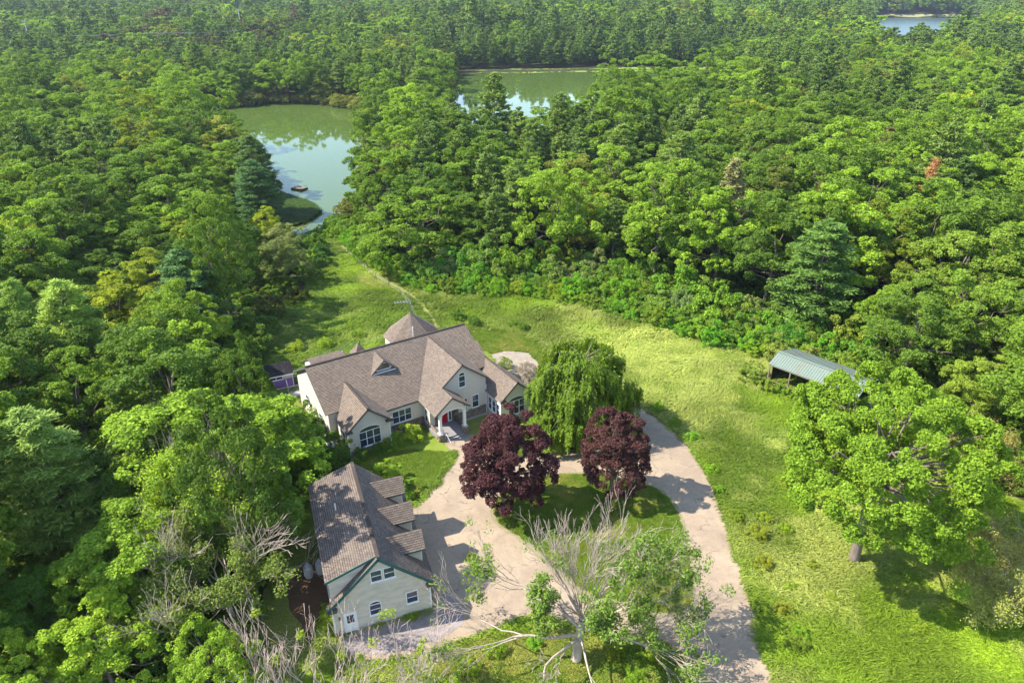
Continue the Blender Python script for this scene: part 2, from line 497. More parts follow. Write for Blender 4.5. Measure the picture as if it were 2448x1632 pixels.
_NG = {}
def vnoise(x, y, scale, seed=0):
    """smooth value noise in 0..1"""
    if seed not in _NG: _NG[seed] = np.random.default_rng(1000 + seed).random((256, 256))
    g = _NG[seed]; x = np.asarray(x, float) / scale; y = np.asarray(y, float) / scale
    xi = np.floor(x).astype(int); yi = np.floor(y).astype(int); fx = x - xi; fy = y - yi
    fx = fx * fx * (3 - 2 * fx); fy = fy * fy * (3 - 2 * fy)
    a = g[xi % 256, yi % 256]; b = g[(xi + 1) % 256, yi % 256]; c = g[xi % 256, (yi + 1) % 256]; d = g[(xi + 1) % 256, (yi + 1) % 256]
    return (a * (1 - fx) + b * fx) * (1 - fy) + (c * (1 - fx) + d * fx) * fy

def inside(poly, x, y):
    x = np.asarray(x, float); y = np.asarray(y, float); r = np.zeros(x.shape, bool); k = len(poly)
    for i in range(k):
        x0, y0 = poly[i]; x1, y1 = poly[(i + 1) % k]
        if y0 == y1: continue
        c = ((y0 > y) != (y1 > y)) & (x < (x1 - x0) * (y - y0) / (y1 - y0) + x0)
        r ^= c
    return r

def edge_dist(poly, x, y):
    x = np.asarray(x, float); y = np.asarray(y, float); d = np.full(x.shape, 1e9); k = len(poly)
    for i in range(k):
        x0, y0 = poly[i]; x1, y1 = poly[(i + 1) % k]; ex, ey = x1 - x0, y1 - y0
        t = np.clip(((x - x0) * ex + (y - y0) * ey) / max(ex * ex + ey * ey, 1e-9), 0, 1)
        d = np.minimum(d, np.hypot(x - x0 - t * ex, y - y0 - t * ey))
    return d

# ------------------------------------------------------------------ the lie of the land
POND1 = [(-147, 353), (-124.7, 373.4), (-103.5, 374.2), (-77.3, 356.2), (-63, 313), (-49, 235), (-43.5, 195), (-44.5, 173.5),
         (-53.2, 164.2), (-57, 169), (-52.9, 175), (-51.2, 183), (-56, 191.5), (-64, 199), (-76, 212), (-96, 248.7), (-120, 295), (-142, 325)]
POND2 = [(-33, 425), (-34.3, 501.8), (37.4, 513.8), (122.8, 520.6), (150, 500), (135, 470), (98, 390), (54, 328), (26, 286), (4.3, 252), (-16, 250), (-30, 330)]
POND3 = [(620, 1300), (760, 1256), (620, 1000), (470, 770), (395, 684), (322, 600), (310, 640), (430, 930)]
WATER_Z = -5.0
CLEAR = [(-21.5, 28), (-22.5, 45), (-23.5, 56), (-25.5, 66), (-28.5, 76), (-36, 82), (-38.5, 92), (-41, 106), (-44.5, 116), (-39.5, 122),
         (-42, 137), (-49, 155), (-53, 163), (-45, 168), (-38, 156), (-30.7, 144), (-24.5, 135), (-18, 128), (-14, 126), (-6, 125), (2, 124),
         (10, 121), (17, 117), (24, 111), (30, 105), (36, 99), (44, 96), (54, 88), (55, 78), (52, 68), (54, 60), (64, 48), (64, 28)]
KY = [56, 74, 165, 500, 900, 1300, 1900]
KZ = [0, -1.26, -4.4, -3.5, 1.5, 10, 24]

def terrain_z(x, y):
    x = np.asarray(x, float); y = np.asarray(y, float)
    z = np.interp(y, KY, KZ)
    far = np.clip((y - 330) / 300, 0, 1)
    z = z + far * 7 * (vnoise(x, y, 260, 1) - 0.45)
    for P in (POND1, POND2, POND3):
        d = edge_dist(P, x, y); ins = inside(P, x, y)
        wid = 6.0 if P is POND1 else (14.0 if P is POND2 else 40.0)
        # bank: slopes down to the water over the last metres, then a shallow bed
        k = np.clip(d / wid, 0, 1)
        zb = np.where(ins, -5.0 - np.minimum(d * 0.25, 1.6) - (2.5 if P is POND3 else 0.0), -4.85 + (z + 4.85) * k)
        z = np.where(ins | (d < wid), zb, z)
    return z

def tz(x, y): return float(terrain_z(np.array([x]), np.array([y]))[0])

def axis(segs):
    out = []
    for a, b, st in segs: out += list(np.arange(a, b, st))
    return np.array(out + [segs[-1][1]], float)

xs = axis([(-1500, -400, 50), (-400, -160, 10), (-160, 160, 2.5), (160, 400, 10), (400, 1800, 40)])
ys = axis([(-80, 20, 10), (20, 56, 2), (56, 74, 2), (74, 165, 2.6), (165, 390, 2.5), (390, 560, 6), (560, 1400, 25), (1400, 2600, 80)])
X, Y = np.meshgrid(xs, ys)
Z = terrain_z(X, Y)
nx, ny = len(xs), len(ys)
ii = np.arange(nx * ny).reshape(ny, nx)
F4 = np.stack([ii[:-1, :-1], ii[:-1, 1:], ii[1:, 1:], ii[1:, :-1]], -1).reshape(-1, 4)
ground = link(bpy.data.objects.new('ground', np_mesh('ground', np.stack([X, Y, Z], -1).reshape(-1, 3), F4, FLOOR, smooth=True)))
tag(ground, 'shaded leaf-strewn forest floor under the trees', kind='structure')

def sheet(name, outer, mat, dz, holes=(), step=2.0, label=None, kind='structure', smooth_edge=0, wob=0.0, seed=0, terr=None):
    """a ground sheet that follows the land: polygon cut along y (and x) lines and lifted dz above the terrain"""
    def sm(p):
        for _ in range(smooth_edge):
            q = []
            for i in range(len(p)):
                a = p[i]; b = p[(i + 1) % len(p)]
                q += [(a[0] * .75 + b[0] * .25, a[1] * .75 + b[1] * .25), (a[0] * .25 + b[0] * .75, a[1] * .25 + b[1] * .75)]
            p = q
        if wob:
            q = []
            for i in range(len(p)):
                a = p[i]; b = p[(i + 1) % len(p)]; L = math.hypot(b[0] - a[0], b[1] - a[1]); m = max(1, int(L / 0.5))
                for j in range(m):
                    t = j / m; x = a[0] + (b[0] - a[0]) * t; y = a[1] + (b[1] - a[1]) * t
                    ox = (float(vnoise(x, y, 0.9, 20 + seed)) - .5) * 2 * wob + (float(vnoise(x, y, 3.1, 22 + seed)) - .5) * 2 * wob
                    oy = (float(vnoise(x, y, 0.9, 21 + seed)) - .5) * 2 * wob + (float(vnoise(x, y, 3.1, 23 + seed)) - .5) * 2 * wob
                    q.append((x + ox, y + oy))
            p = q
        return p
    loops = [sm(list(outer))] + [sm(list(h)) for h in holes]
    vl = [[Vector((x, y, 0)) for x, y in lp] for lp in loops]
    tris = tessellate_polygon(vl)
    flat = [v for lp in vl for v in lp]
    bm = bmesh.new()
    bv = [bm.verts.new(v) for v in flat]
    for t in tris:
        try: bm.faces.new([bv[i] for i in t])
        except ValueError: pass
    yv = [v.y for v in flat]; xv = [v.x for v in flat]
    cuts = [c for c in ys if min(yv) < c < max(yv)]
    for c in cuts:
        bmesh.ops.bisect_plane(bm, geom=list(bm.verts) + list(bm.edges) + list(bm.faces), plane_co=(0, c, 0), plane_no=(0, 1, 0))
    bmesh.ops.recalc_face_normals(bm, faces=bm.faces)
    co = np.array([v.co[:] for v in bm.verts])
    zz = (terr or terrain_z)(co[:, 0], co[:, 1]) + dz
    for v, z in zip(bm.verts, zz): v.co.z = z
    for f in bm.faces:
        if f.normal.z < 0: f.normal_flip()
    me = bpy.data.meshes.new(name); bm.to_mesh(me); bm.free()
    me.materials.append(mat)
    o = link(bpy.data.objects.new(name, me))
    return tag(o, label, kind=kind)

sheet('meadow', CLEAR, MEADOW, 0.012, label='rough yellow-green meadow round the house', wob=0.5, seed=1)
for nm, P in (('pond', POND1), ('pond', POND2), ('lake', POND3)):
    bx = [p[0] for p in P]; by = [p[1] for p in P]
    mb = MB(); mb.poly([(min(bx) - 12, min(by) - 12, WATER_Z), (max(bx) + 12, min(by) - 12, WATER_Z), (max(bx) + 12, max(by) + 12, WATER_Z), (min(bx) - 12, max(by) + 12, WATER_Z)])
    o = mb.build(nm, m_lake if nm == 'lake' else WATER); o['kind'] = 'structure'
    o['label'] = {353: 'green pond mirroring sky and trees left of the middle', 425: 'second pond behind the middle woods', 1300: 'blue lake far off at upper right'}[int(P[0][1])]

DRIVE_OUT = [(16.3, 84), (17.8, 79.1), (19.6, 76.5), (21.2, 73.1), (21.9, 69), (22.2, 64.9), (22.4, 61), (22.2, 57.2), (21.8, 52.6), (21.7, 49.1), (21.6, 45.9),
             (21.3, 42.1), (20.8, 37.1), (20.2, 30), (13.6, 30), (14, 37.1), (13.9, 39.9), (13.4, 40.6), (11.4, 41.1), (8.5, 41.8), (4.7, 43.2), (2.2, 43.9), (0, 43.2), (-2.2, 42.3),
             (-4.5, 41.4), (-6.6, 40.3), (-10.2, 39.4), (-14.5, 39.2), (-15.4, 41.5), (-7.2, 44.3), (-7.6, 47.5), (-11.8, 56.0), (-11.2, 58.0), (-10.1, 59.7), (-8.8, 63), (-7.4, 66.9), (-7.2, 69.3),
             (-8.2, 71.2), (-8.0, 73.2), (-4.6, 73.6), (-4.4, 71.8), (-2.5, 69.8), (1.2, 68.8), (5, 70.2), (8.8, 70.4), (11.9, 70.1), (15.0, 71.1), (15.6, 74.2), (14.9, 78.5), (13, 84)]
ISLAND = [(-2.4, 57.4), (-2.3, 59.6), (-0.9, 62), (2.1, 64.2), (5.7, 65), (9.7, 65), (13.6, 63.6), (16.5, 62.1), (17.7, 59.5), (17.9, 55.8), (17.6, 52), (17.3, 48.6),
          (16.7, 45.0), (15.2, 43.7), (11.8, 43.7), (8.7, 44.6), (6.1, 46.4), (4.2, 48.6), (2.2, 51.6), (0.1, 53.6), (-1.7, 55.3)]
VERGE_HOLE = [(-1.9, 57.5), (-1.8, 59.4), (-0.5, 61.6), (2.3, 63.7), (5.7, 64.5), (9.7, 64.5), (13.4, 63.1), (16.1, 61.7), (17.2, 59.3), (17.4, 55.8), (17.1, 52), (16.8, 48.8),
              (16.2, 45.5), (15, 44.3), (11.8, 44.3), (9.0, 45.2), (6.5, 46.9), (4.6, 49.1), (2.6, 52.1), (0.6, 54.0), (-1.2, 55.6)]
def grow(poly, d):
    cx = sum(p[0] for p in poly) / len(poly); cy = sum(p[1] for p in poly) / len(poly); out = []
    k = len(poly)
    for i in range(k):
        a = Vector(poly[i - 1]); b = Vector(poly[i]); c = Vector(poly[(i + 1) % k])
        n1 = Vector(((b - a).y, -(b - a).x)).normalized(); n2 = Vector(((c - b).y, -(c - b).x)).normalized()
        m = (n1 + n2); m = m.normalized() if m.length > 1e-6 else n1
        out.append((b.x + m.x * d, b.y + m.y * d))
    return out
_sa = sum(DRIVE_OUT[i][0] * DRIVE_OUT[(i + 1) % len(DRIVE_OUT)][1] - DRIVE_OUT[(i + 1) % len(DRIVE_OUT)][0] * DRIVE_OUT[i][1] for i in range(len(DRIVE_OUT)))
sheet('driveway_verge', grow(DRIVE_OUT, 0.30 if _sa > 0 else -0.30), SAND, 0.024, wob=0.14, seed=3, smooth_edge=1, label='sandy worn verge along the driveway')
sheet('driveway', DRIVE_OUT, DRIVE, 0.036, wob=0.10, seed=2, smooth_edge=1, label='pale cracked loop driveway')
sheet('island_verge', ISLAND, SAND, 0.046, wob=0.1, seed=4, smooth_edge=1, label='worn earth edge of the driveway island')
sheet('island_lawn', VERGE_HOLE, LAWN, 0.056, wob=0.12, seed=5, smooth_edge=1, label='mown lawn island inside the driveway loop')
FRONTLAWN = [(-10.4, 59.9), (-9.1, 63), (-7.8, 66.9), (-7.6, 69.3), (-8.7, 71.4), (-9.5, 73), (-13, 75), (-18.5, 70.5), (-18.5, 66.5), (-16.5, 61.5), (-14.5, 58.8), (-11.4, 58.2)]
sheet('front_lawn', FRONTLAWN, LAWN, 0.056, wob=0.1, seed=6, label='small mown lawn before the front door')
LOWLAWN = [(-6.9, 28), (-6.6, 39.6), (-4.5, 40.7), (-2.2, 41.7), (0, 42.6), (2.2, 43.3), (4.7, 42.6), (8.5, 41.2), (11.4, 40.5), (12.9, 40.1), (13.4, 39.3), (13.6, 37), (13.2, 28)]
sheet('lower_lawn', LOWLAWN, LAWN, 0.048, wob=0.15, seed=7, label='rough lawn in the foreground below the driveway')
BACKLAWN = [(-4, 96), (-8, 101), (-6, 106), (0, 105), (5, 100), (6, 92), (2.5, 86), (-2, 90)]
sheet('back_lawn', BACKLAWN, LAWN, 0.024, wob=0.3, seed=8, smooth_edge=1, label='mown patch of lawn behind the house')
PATIO = [(-4.2, 91.5), (-4.0, 96.5), (-1.0, 98.0), (2.6, 97.2), (4.2, 93.5), (4.0, 89.5), (2.2, 86.0), (-0.6, 84.2), (-3.2, 86.5)]
sheet('patio', PATIO, GRAVEL, 0.034, wob=0.25, seed=9, smooth_edge=1, label='pale pink gravel patio beside the house')
sheet('gravel_apron', [(-15.6, 41.3), (-7.1, 44.2), (-6.4, 46.8), (-5.2, 46.2), (-4.2, 43.6), (-5.6, 41.8), (-9.5, 40.2), (-15.0, 39.6)], DARKGRAVEL, 0.048, wob=0.2, seed=10, smooth_edge=1, label='dark gravel strip along the garage gable')
sheet('leaf_litter', [(-20.6, 50.6), (-18.0, 50.6), (-15.9, 42.4), (-17.2, 40.5), (-19.6, 44), (-21, 47)], LITTER, 0.026, wob=0.4, seed=11, smooth_edge=1, label='rusty leaf litter beside the garage', kind='stuff')
PATH = [(-39.5, 154), (-33.5, 142.9), (-27, 132), (-21.5, 125.6), (-18.4, 121), (-15.8, 115.4), (-13.6, 109.4), (-12.6, 105)]
PATHPOLY = [(x - .28, y - .2) for x, y in PATH] + [(x + .28, y + .2) for x, y in PATH[::-1]]
sheet('footpath', PATHPOLY, PATHM, 0.026, wob=0.22, seed=12, smooth_edge=1, label='narrow trodden footpath leading to the pond')
SPIT = [(-57.5, 168.8), (-53.2, 174.8), (-51.4, 183.2), (-56.2, 192), (-64.5, 199.8), (-72, 204), (-72, 186), (-64, 172)]
sheet('marsh_spit', SPIT, mat_soil("spit_grass", (0.075, 0.13, 0.025), (0.11, 0.16, 0.03), 0.3), 0.05, wob=0.4, seed=13, smooth_edge=1, label='grassy marsh spit reaching into the pond', kind='structure')
sheet('marsh_strip', [(-36, 502), (37, 514), (122, 521), (152, 501), (165, 512), (130, 531), (80, 529), (37, 524), (0, 523), (-40, 512)], MARSH, 0.25, wob=2.2, seed=14, label='pale green marsh edge of the second pond')
sheet('marsh_shore', [(-104, 375.5), (-77, 357.5), (-63, 318), (-58, 322), (-70, 364), (-100, 384)], MARSH, 0.15, wob=0.8, seed=15, label='pale marsh edge of the green pond')
sheet('lake_shore', [(612, 1302), (765, 1258), (772, 1266), (616, 1314)], mat_soil("lake_sand", (0.30, 0.27, 0.16), (0.24, 0.24, 0.11), 0.05), 0.3, label='pale beach line on the far lake shore')

# ------------------------------------------------------------------ vegetation generators
def unit(v): return v / np.maximum(np.linalg.norm(v, axis=-1, keepdims=True), 1e-9)
def rdirs(rng, n): return unit(rng.normal(size=(n, 3)))

def leaves(rng, pos, nrm, size, aspect=0.6, along=None, fold=0.0):
    """one small diamond-shaped leaf per position"""
    n = len(pos); nrm = unit(nrm)
    t = rdirs(rng, n) if along is None else unit(along + rng.normal(size=(n, 3)) * 0.12)
    t = unit(t - nrm * (t * nrm).sum(1, keepdims=True)); b = np.cross(nrm, t)
    s = (np.asarray(size) * rng.uniform(0.7, 1.3, n))[:, None]
    off = rng.uniform(-0.12, 0.12, n)[:, None]
    v = np.stack([pos - t * s * 0.5, pos + b * s * aspect * 0.5 + t * s * off, pos + t * s * 0.5 - nrm * s * fold, pos - b * s * aspect * 0.5 + t * s * off], 1)
    return v.reshape(-1, 3), np.arange(4 * n).reshape(n, 4)

def tube_np(pts, rad, n=5):
    pts = np.asarray(pts, float); k = len(pts); rad = np.asarray(rad, float)
    d = np.gradient(pts, axis=0); d = unit(d)
    ref = np.where(np.abs(d[:, 2:3]) < 0.9, np.array([[0, 0, 1.]]), np.array([[1., 0, 0]]))
    a = unit(np.cross(d, ref)); c = np.cross(d, a)
    th = np.arange(n) * 2 * np.pi / n
    v = pts[:, None] + (a[:, None] * np.cos(th)[None, :, None] + c[:, None] * np.sin(th)[None, :, None]) * rad[:, None, None]
    i = np.arange(k - 1)[:, None] * n; j = np.arange(n)[None, :]; j2 = (j + 1) % n
    f = np.stack([i + j, i + j2, i + n + j2, i + n + j], -1).reshape(-1, 4)
    return v.reshape(-1, 3), f

def join(parts):
    V, F, o = [], [], 0
    for v, f in parts:
        V.append(v); F.append(f + o); o += len(v)
    return np.concatenate(V), np.concatenate(F)

def limb(rng, a, b, r0, r1, seg=5, wig=0.08, sag=0.0, n=5):
    a = np.asarray(a, float); b = np.asarray(b, float); t = np.linspace(0, 1, seg + 1)[:, None]
    L = np.linalg.norm(b - a)
    p = a + (b - a) * t + rng.normal(size=(seg + 1, 3)) * wig * L * np.sin(np.pi * t)
    p[:, 2] += sag * L * np.sin(np.pi * t[:, 0])
    return tube_np(p, np.linspace(r0, r1, seg + 1), n)

def clump_leaves(rng, C, rc, cen, nleaf, size, sub=12, flat=0.85, up=0.35, rough=0.7, aspect=0.62, cull=0.55, shell=0.6):
    """leaves on the outside of many small billows that sit on the clumps C (radius rc)"""
    K = len(C); out = unit(C - cen)
    k = np.repeat(np.arange(K), sub)
    d = unit(rdirs(rng, K * sub) + out[k] * 0.55 + np.array([0, 0, 0.3]))
    S = C[k] + d * (rc[k] * 0.62)[:, None] * np.array([1, 1, flat]); rs = rc[k] * rng.uniform(0.26, 0.52, K * sub)
    w = rs ** 2; pick = rng.choice(K * sub, nleaf, p=w / w.sum())
    e = unit(rdirs(rng, nleaf) + d[pick] * 0.55 + np.array([0, 0, 0.15]))
    pos = S[pick] + e * (rs[pick] * rng.uniform(shell, 1.16, nleaf))[:, None] * np.array([1, 1, flat])
    nrm = e * 0.75 + np.array([0, 0, up]) + rng.normal(size=(nleaf, 3)) * rough
    q = np.full(nleaf, 9.0)
    for c, r in zip(C, rc): q = np.minimum(q, np.linalg.norm(pos - c, axis=1) / r)
    keep = q > cull
    # keep some inner leaves so that gaps look leafy and dark rather than empty
    keep |= rng.random(nleaf) < 0.06
    pos, nrm = pos[keep], nrm[keep]
    tint = np.clip(0.5 + rng.normal(size=len(pos)) * 0.16 + (rng.random(K * sub)[pick[keep]] - .5) * 0.35, 0, 1)
    v, f = leaves(rng, pos, nrm, size, aspect, fold=0.12)
    return v, f, tint

def broadleaf(seed, h=17., rad=6., zb=0.22, K=26, nleaf=14000, size=0.45, trunk_r=0.28, lob=1.0, top=1.0, spread=None, cull=0.55, rmin=0.24, rmax=0.40, sub=9, limbs=12, multi=1, rlo=0.70):
    rng = np.random.default_rng(seed)
    z0 = h * zb; hc = h - z0; cen = np.array([0, 0, z0 + hc * 0.42])
    i = np.arange(K) + 0.5; ph = i * 2.399963 + rng.uniform(0, 6.28)
    cz = 1 - 1.55 * i / K
    s = np.sqrt(np.maximum(0, 1 - cz ** 2))
    d = np.stack([s * np.cos(ph), s * np.sin(ph), cz], 1) + rng.normal(size=(K, 3)) * 0.16 * lob
    d = unit(d)
    az = np.arctan2(d[:, 1], d[:, 0])
    irr = 1 + 0.15 * lob * np.sin(az * 2 + rng.uniform(0, 6)) + 0.12 * lob * np.sin(az * 3 + rng.uniform(0, 6)) + 0.10 * lob * np.sin(d[:, 2] * 6 + az * 2 + rng.uniform(0, 6))
    rr = rng.uniform(rlo, 0.90, K) * irr
    ax = np.array([rad, rad, 1.0]); up = hc * 0.58; dn = hc * 0.42
    C = d * ax * rr[:, None]; C[:, 2] = d[:, 2] * rr * np.where(d[:, 2] > 0, up * top, dn)
    C = C + cen
    rc = rad * rng.uniform(rmin, rmax, K)
    Ci = np.concatenate([C, cen + rng.normal(size=(3, 3)) * rad * 0.15]); rci = np.concatenate([rc, np.full(3, rad * 0.4)])
    v, f, t = clump_leaves(rng, Ci, rci, cen - np.array([0, 0, hc * .15]), nleaf, size, sub=sub, cull=cull)
    parts = []
    fork = np.array([rng.normal() * .2, rng.normal() * .2, z0 + hc * 0.18])
    tp = np.array([[0, 0, -0.6], [0, 0, 0.1], [fork[0] * .4, fork[1] * .4, z0 * .6], fork, fork + [0, 0, hc * .35], cen + [0, 0, hc * .3]])
    parts.append(tube_np(tp, np.array([1.7, 1.35, 1.0, 0.85, 0.5, 0.12]) * trunk_r, 7))
    for c in C[rng.permutation(K)[:limbs]]:
        st = fork + np.array([0, 0, rng.uniform(-0.1, .25) * hc * (0.3 + max(0, c[2] - fork[2]) / hc)])
        parts.append(limb(rng, st, c, trunk_r * 0.42, trunk_r * 0.08, 5, 0.05, 0.05))
    tv, tf = join(parts)
    return (v, f, t), (tv, tf)

def pine(seed, h=21., rad=4.6, zb=0.16, nwh=17, per=6, blades=9000, bl=0.75, bw=0.2, droop=0.0, conic=0.55, tilt=0.30, trunk_r=0.26, gap=0.25, upturn=0.55):
    """whorled conifer: flat plumes of needles on tiered branches"""
    rng = np.random.default_rng(seed)
    parts = [tube_np([[0, 0, -.6], [0, 0, h * .35], [0, 0, h * .98]], np.array([1.5, 0.95, 0.08]) * trunk_r, 6)]
    P, D, W = [], [], []
    for wi in range(nwh):
        fz = wi / (nwh - 1); z = h * (zb + (0.97 - zb) * fz)
        prof = (1 - fz) ** conic * (0.55 + 0.45 * min(1, fz / 0.2))
        for b in range(per):
            if rng.random() < gap * (1 - fz): continue
            a = 2 * math.pi * (b / per) + rng.uniform(0, 6.28) * 0.2 + wi * 1.3
            l = rad * prof * rng.uniform(0.6, 1.15) + 0.35
            u = np.array([math.cos(a), math.sin(a), 0]); s = np.array([-u[1], u[0], 0])
            rise = tilt * (0.3 + fz) - droop
            zz = z + rng.uniform(-.4, .4)
            tip = u * l + np.array([0, 0, zz + rise * l])
            if l > 1.0: parts.append(tube_np([[0, 0, zz], u * l * .5 + [0, 0, zz + rise * l * .4], tip * [.92, .92, 1]], np.array([.085, .05, .015]) * (l / rad + .3), 4))
            m = max(2, int(3.2 * l))
            for k in range(m):
                t = rng.uniform(0.28, 1.0) ** 0.75
                lat = rng.normal() * 0.20 * l * (1.15 - t * .6)
                p = u * l * t + s * lat + np.array([0, 0, zz + rise * l * t * (0.8 + .2 * t) - 0.04 * abs(lat) + rng.uniform(-.12, .2)])
                P.append(p); D.append(u * 0.7 + s * np.sign(lat) * min(0.7, abs(lat)) ); W.append(0.6 + .5 * l / rad)
    P = np.array(P); D = np.array(D); W = np.array(W)
    pick = rng.integers(0, len(P), blades)
    dirs = unit(D[pick] * 0.75 + np.array([0, 0, upturn]) + rng.normal(size=(blades, 3)) * 0.42)
    pos = P[pick] + rng.normal(size=(blades, 3)) * np.array([.30, .30, .12]) * W[pick][:, None] + dirs * bl * 0.3
    nrm = np.array([0, 0, 1.]) + rng.normal(size=(blades, 3)) * 0.55
    v, f = leaves(rng, pos, nrm, bl, bw / bl, along=dirs)
    tint = np.clip(0.45 + rng.normal(size=blades) * 0.15 + (rng.random(len(P))[pick] - .5) * .35, 0, 1)
    return (v, f, tint), join(parts)

def skeleton(rng, start, direction, length, r0, depth, out, tips, spread=0.55, up=0.12, kids=(2, 4), shrink=0.68, wig=0.14, sides=4, rmin=.010):
    """recursive bare branch"""
    d = unit(np.asarray(direction, float)); p = np.asarray(start, float); seg = 4 if depth > 1 else 3
    pts = [p]; dd = d.copy()
    for i in range(seg):
        dd = unit(dd + rng.normal(size=3) * wig + np.array([0, 0, up * .4]))
        p = p + dd * length / seg; pts.append(p)
    r1 = r0 * 0.55
    out.append(tube_np(pts, np.linspace(r0, max(r1, rmin), seg + 1), sides if r0 > .05 else 3))
    if depth == 0:
        tips.append(pts[-1]); return
    nk = rng.integers(kids[0], kids[1] + 1)
    for k in range(nk):
        t = rng.uniform(0.35, 1.0) if k else 1.0
        i = min(seg - 1, int(t * seg)); q = pts[i] + (pts[i + 1] - pts[i]) * (t * seg - i)
        nd = unit(dd + rdirs(rng, 1)[0] * spread + np.array([0, 0, up]))
        skeleton(rng, q, nd, length * shrink * rng.uniform(.75, 1.2), max(r1 * rng.uniform(.6, .9), rmin), depth - 1, out, tips, spread, up, kids, shrink, wig, sides, rmin)

def leaf_balls(rng, centers, rad, n, size, aspect=0.6, rough=0.6):
    C = np.asarray(centers); pick = rng.integers(0, len(C), n); e = rdirs(rng, n)
    rr = np.broadcast_to(np.asarray(rad, float), (len(C),))[pick]
    pos = C[pick] + e * (rr * rng.uniform(.35, 1.05, n))[:, None]
    v, f = leaves(rng, pos, e * .7 + [0, 0, .45] + rng.normal(size=(n, 3)) * rough, size, aspect, fold=.12)
    return v, f, np.clip(.5 + rng.normal(size=n) * .18, 0, 1)

def mesh_leaf(name, vft, mat): return np_mesh(name, vft[0], vft[1], mat, vft[2])
def mesh_wood(name, vf, mat): return np_mesh(name, vf[0], vf[1], mat, smooth=True)

class Proto:
    def __init__(s, crown, trunk): s.crown = crown; s.trunk = trunk

def make_proto(kind, gen, leafmat, barkmat):
    c, t = gen
    return Proto(mesh_leaf(kind + '_crown', c, leafmat), mesh_wood(kind + '_trunk', t, barkmat))

def warm(c):
    """sunny New England summer greens lean to yellow"""
    return (c[0] * 2.05, c[1] * 1.62, c[2] * 1.3) if c[1] > c[0] else tuple(c)

CROWN_OBJ = {}           # one crown object of each prototype, for the scattered far woods
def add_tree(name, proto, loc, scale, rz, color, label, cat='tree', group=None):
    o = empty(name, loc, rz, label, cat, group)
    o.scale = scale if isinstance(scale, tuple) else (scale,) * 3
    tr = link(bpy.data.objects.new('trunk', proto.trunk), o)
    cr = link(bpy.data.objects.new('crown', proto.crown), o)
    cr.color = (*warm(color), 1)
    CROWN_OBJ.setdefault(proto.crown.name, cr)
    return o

def scatter(name, pts, rots, scl, cols, idx, protos, label, kind='stuff'):
    """ONE object: points that carry turn, size and colour, each drawn as one of the given meshes"""
    me = bpy.data.meshes.new(name)
    me.vertices.add(len(pts)); me.vertices.foreach_set('co', np.asarray(pts, np.float32).ravel())
    for nm, tp, key, arr in (('rot', 'FLOAT_VECTOR', 'vector', rots), ('scl', 'FLOAT_VECTOR', 'vector', scl), ('tcol', 'FLOAT_VECTOR', 'vector', cols)):
        a = me.attributes.new(nm, tp, 'POINT'); a.data.foreach_set(key, np.asarray(arr, np.float32).ravel())
    a = me.attributes.new('has', 'FLOAT', 'POINT'); a.data.foreach_set('value', np.ones(len(pts), np.float32))
    a = me.attributes.new('idx', 'INT', 'POINT'); a.data.foreach_set('value', np.asarray(idx, np.int32))
    o = link(bpy.data.objects.new(name, me)); tag(o, label, kind=kind)
    g = bpy.data.node_groups.new(name + '_nodes', 'GeometryNodeTree')
    g.interface.new_socket('Geometry', in_out='INPUT', socket_type='NodeSocketGeometry')
    g.interface.new_socket('Geometry', in_out='OUTPUT', socket_type='NodeSocketGeometry')
    gi = g.nodes.new('NodeGroupInput'); go = g.nodes.new('NodeGroupOutput'); jn = g.nodes.new('GeometryNodeJoinGeometry')
    def attr(nm, tp):
        a = g.nodes.new('GeometryNodeInputNamedAttribute'); a.data_type = tp; a.inputs['Name'].default_value = nm
        return a.outputs['Attribute']
    ar, asc, ai = attr('rot', 'FLOAT_VECTOR'), attr('scl', 'FLOAT_VECTOR'), attr('idx', 'INT')
    er = g.nodes.new('FunctionNodeEulerToRotation'); g.links.new(ar, er.inputs[0])
    for k, po in enumerate(protos):
        cmp_ = g.nodes.new('FunctionNodeCompare'); cmp_.data_type = 'INT'; cmp_.operation = 'EQUAL'
        ins = [s for s in cmp_.inputs if s.type == 'INT']
        g.links.new(ai, ins[0]); ins[1].default_value = k
        ob = g.nodes.new('GeometryNodeObjectInfo'); ob.transform_space = 'ORIGINAL'; ob.inputs['Object'].default_value = po; ob.inputs['As Instance'].default_value = True
        ip = g.nodes.new('GeometryNodeInstanceOnPoints')
        g.links.new(gi.outputs[0], ip.inputs['Points']); g.links.new(cmp_.outputs[0], ip.inputs['Selection'])
        g.links.new(ob.outputs['Geometry'], ip.inputs['Instance']); g.links.new(er.outputs[0], ip.inputs['Rotation']); g.links.new(asc, ip.inputs['Scale'])
        g.links.new(ip.outputs[0], jn.inputs[0])
    g.links.new(jn.outputs[0], go.inputs[0])
    md = o.modifiers.new('scatter', 'NODES'); md.node_group = g
    return o

